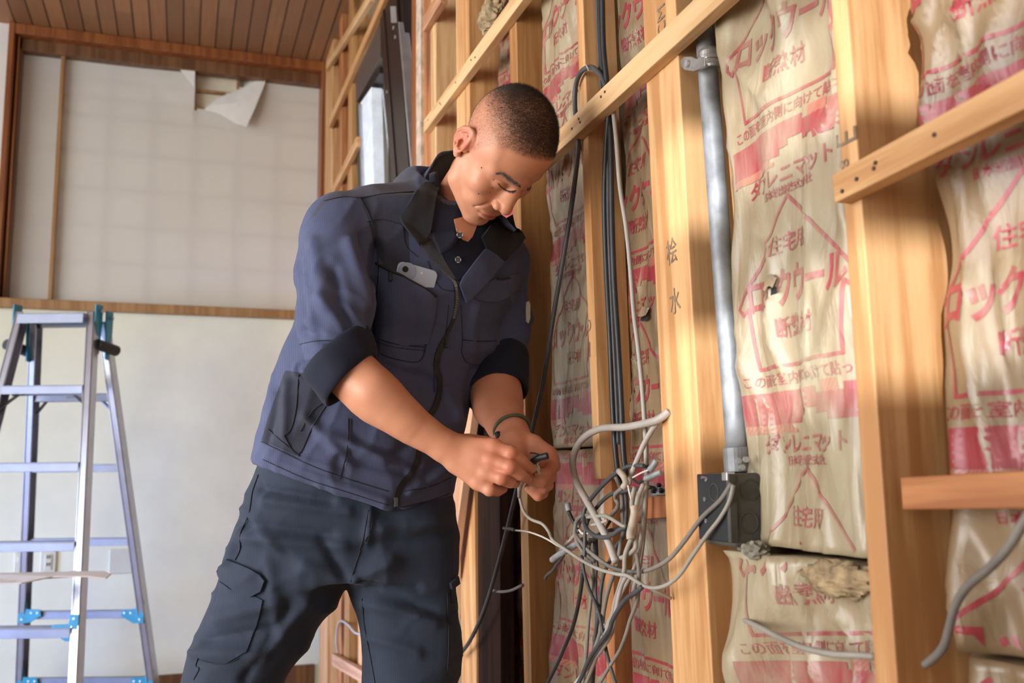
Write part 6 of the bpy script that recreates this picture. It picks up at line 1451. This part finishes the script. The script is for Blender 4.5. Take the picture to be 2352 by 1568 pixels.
# ---- phone standing in the chest pocket
h, n = shoot(bj, 955, 655); 
tl_, tr_ = P(908, 624, 1.45), P(1000, 645, 1.45)
h0, _ = shoot(bj, 914, 640); h1, _ = shoot(bj, 994, 662); xdir = (h1-h0).normalized(); nd = (n-xdir*n.dot(xdir)).normalized(); ydir = nd.cross(xdir).normalized()
if ydir.z < 0: ydir = -ydir
wph = (P(1001, 648, (h1-CO).dot(FH))-P(909, 622, (h0-CO).dot(FH))).length
hc, _ = shoot(bj, 955, 635); base = hc+nd*.0015+ydir*.009
tl2 = math.radians(12); ydir, nd = (ydir*math.cos(tl2)+nd*math.sin(tl2)), (nd*math.cos(tl2)-ydir*math.sin(tl2))
Mph = Matrix((xdir, ydir, nd)).transposed().to_4x4(); Mph.translation = base
ph = empty('smartphone', (0, 0, 0)); ph.matrix_world = Mph; bpy.context.view_layer.update(); tag(ph, 'pale blue smartphone sticking out of the chest pocket of the jacket', 'phone')
def local(mb, name, mat, bevel, seg=4, parent=ph):
    me = mb.mesh(name); bm = bmesh.new(); bm.from_mesh(me); bmesh.ops.recalc_face_normals(bm, faces=bm.faces); bm.to_mesh(me); bm.free()
    o = bpy.data.objects.new(name, me); COL.objects.link(o); me.materials.append(MATS[mat]); o.parent = parent; me.polygons.foreach_set('use_smooth', [True]*len(me.polygons))
    if bevel: b = o.modifiers.new('b', 'BEVEL'); b.width = bevel; b.segments = seg; b.limit_method = 'ANGLE'; w = o.modifiers.new('w', 'WEIGHTED_NORMAL')
    return o
def rrect(w, h, r, n=6):
    out = []
    for cx, cy, a0 in ((w/2-r, h/2-r, 0), (-w/2+r, h/2-r, 90), (-w/2+r, -h/2+r, 180), (w/2-r, -h/2+r, 270)):
        for k in range(n+1): a = math.radians(a0+90*k/n); out.append((cx+r*math.cos(a), cy+r*math.sin(a)))
    return out
pw, phh, pt = wph, wph*1.75, .0072
out = [(x, y-phh/2+.008) for x, y in rrect(pw, phh, .009)]
local(MB().prism([(x, y, -pt/2) for x, y in out], (0, 0, pt)), 'case', 'phone_blue', .0012)
cxp, cyp = -pw*.25, -.0055
cam_r = local(MB().cyl((cxp, cyp, pt/2-.001), (cxp, cyp, pt/2+.0012), .0145, 40), 'camera_disc', 'phone_glass', .0006)
local(MB().cyl((cxp-.004, cyp+.003, pt/2), (cxp-.004, cyp+.003, pt/2+.0022), .0048, 24), 'lens', 'lens_black', .0005)
local(MB().cyl((cxp+.0235, cyp+.004, pt/2-.0005), (cxp+.0235, cyp+.004, pt/2+.0008), .0018, 16), 'flash', 'button_white', .0002)
# ---- the wires held between the fingertips
def held(pts, r, mat, label, name='wire'):
    o = MB().tube(spline([P(*p) for p in pts], 5), r, 8).build(name, mat, smooth=True); tag(o, label, 'wire'); return o
held([(1208, 1066, 1.432), (1222, 1054, 1.420), (1238, 1044, 1.412)], .0036, 'tape_grey', 'grey sleeve stub held at the fingertips')
held([(1240, 1088, 1.440), (1232, 1074, 1.432), (1226, 1064, 1.424), (1230, 1052, 1.416)], .0016, 'cable_white', 'left one of the white wire cores between the fingertips')
held([(1236, 1090, 1.442), (1238, 1076, 1.434), (1234, 1066, 1.426), (1238, 1052, 1.418)], .0016, 'cable_white', 'right one of the white wire cores between the fingertips')
o = held([(1224, 1060, 1.418), (1236, 1052, 1.412), (1250, 1048, 1.408), (1258, 1046, 1.406)], .0052, 'rubber_black', 'black taped splice held between both hands', 'taped_splice')
held([(1244, 1048, 1.408), (1230, 1041, 1.406), (1217, 1040, 1.405)], .0012, 'rubber_black', 'thin black tape end curling off the splice', 'tape_end')
held([(1214, 1098, 1.44), (1200, 1108, 1.45), (1194, 1122, 1.47), (1193, 1140, 1.52)], .0032, 'cable_grey', 'grey cable leaving the underside of the hands', 'cable')
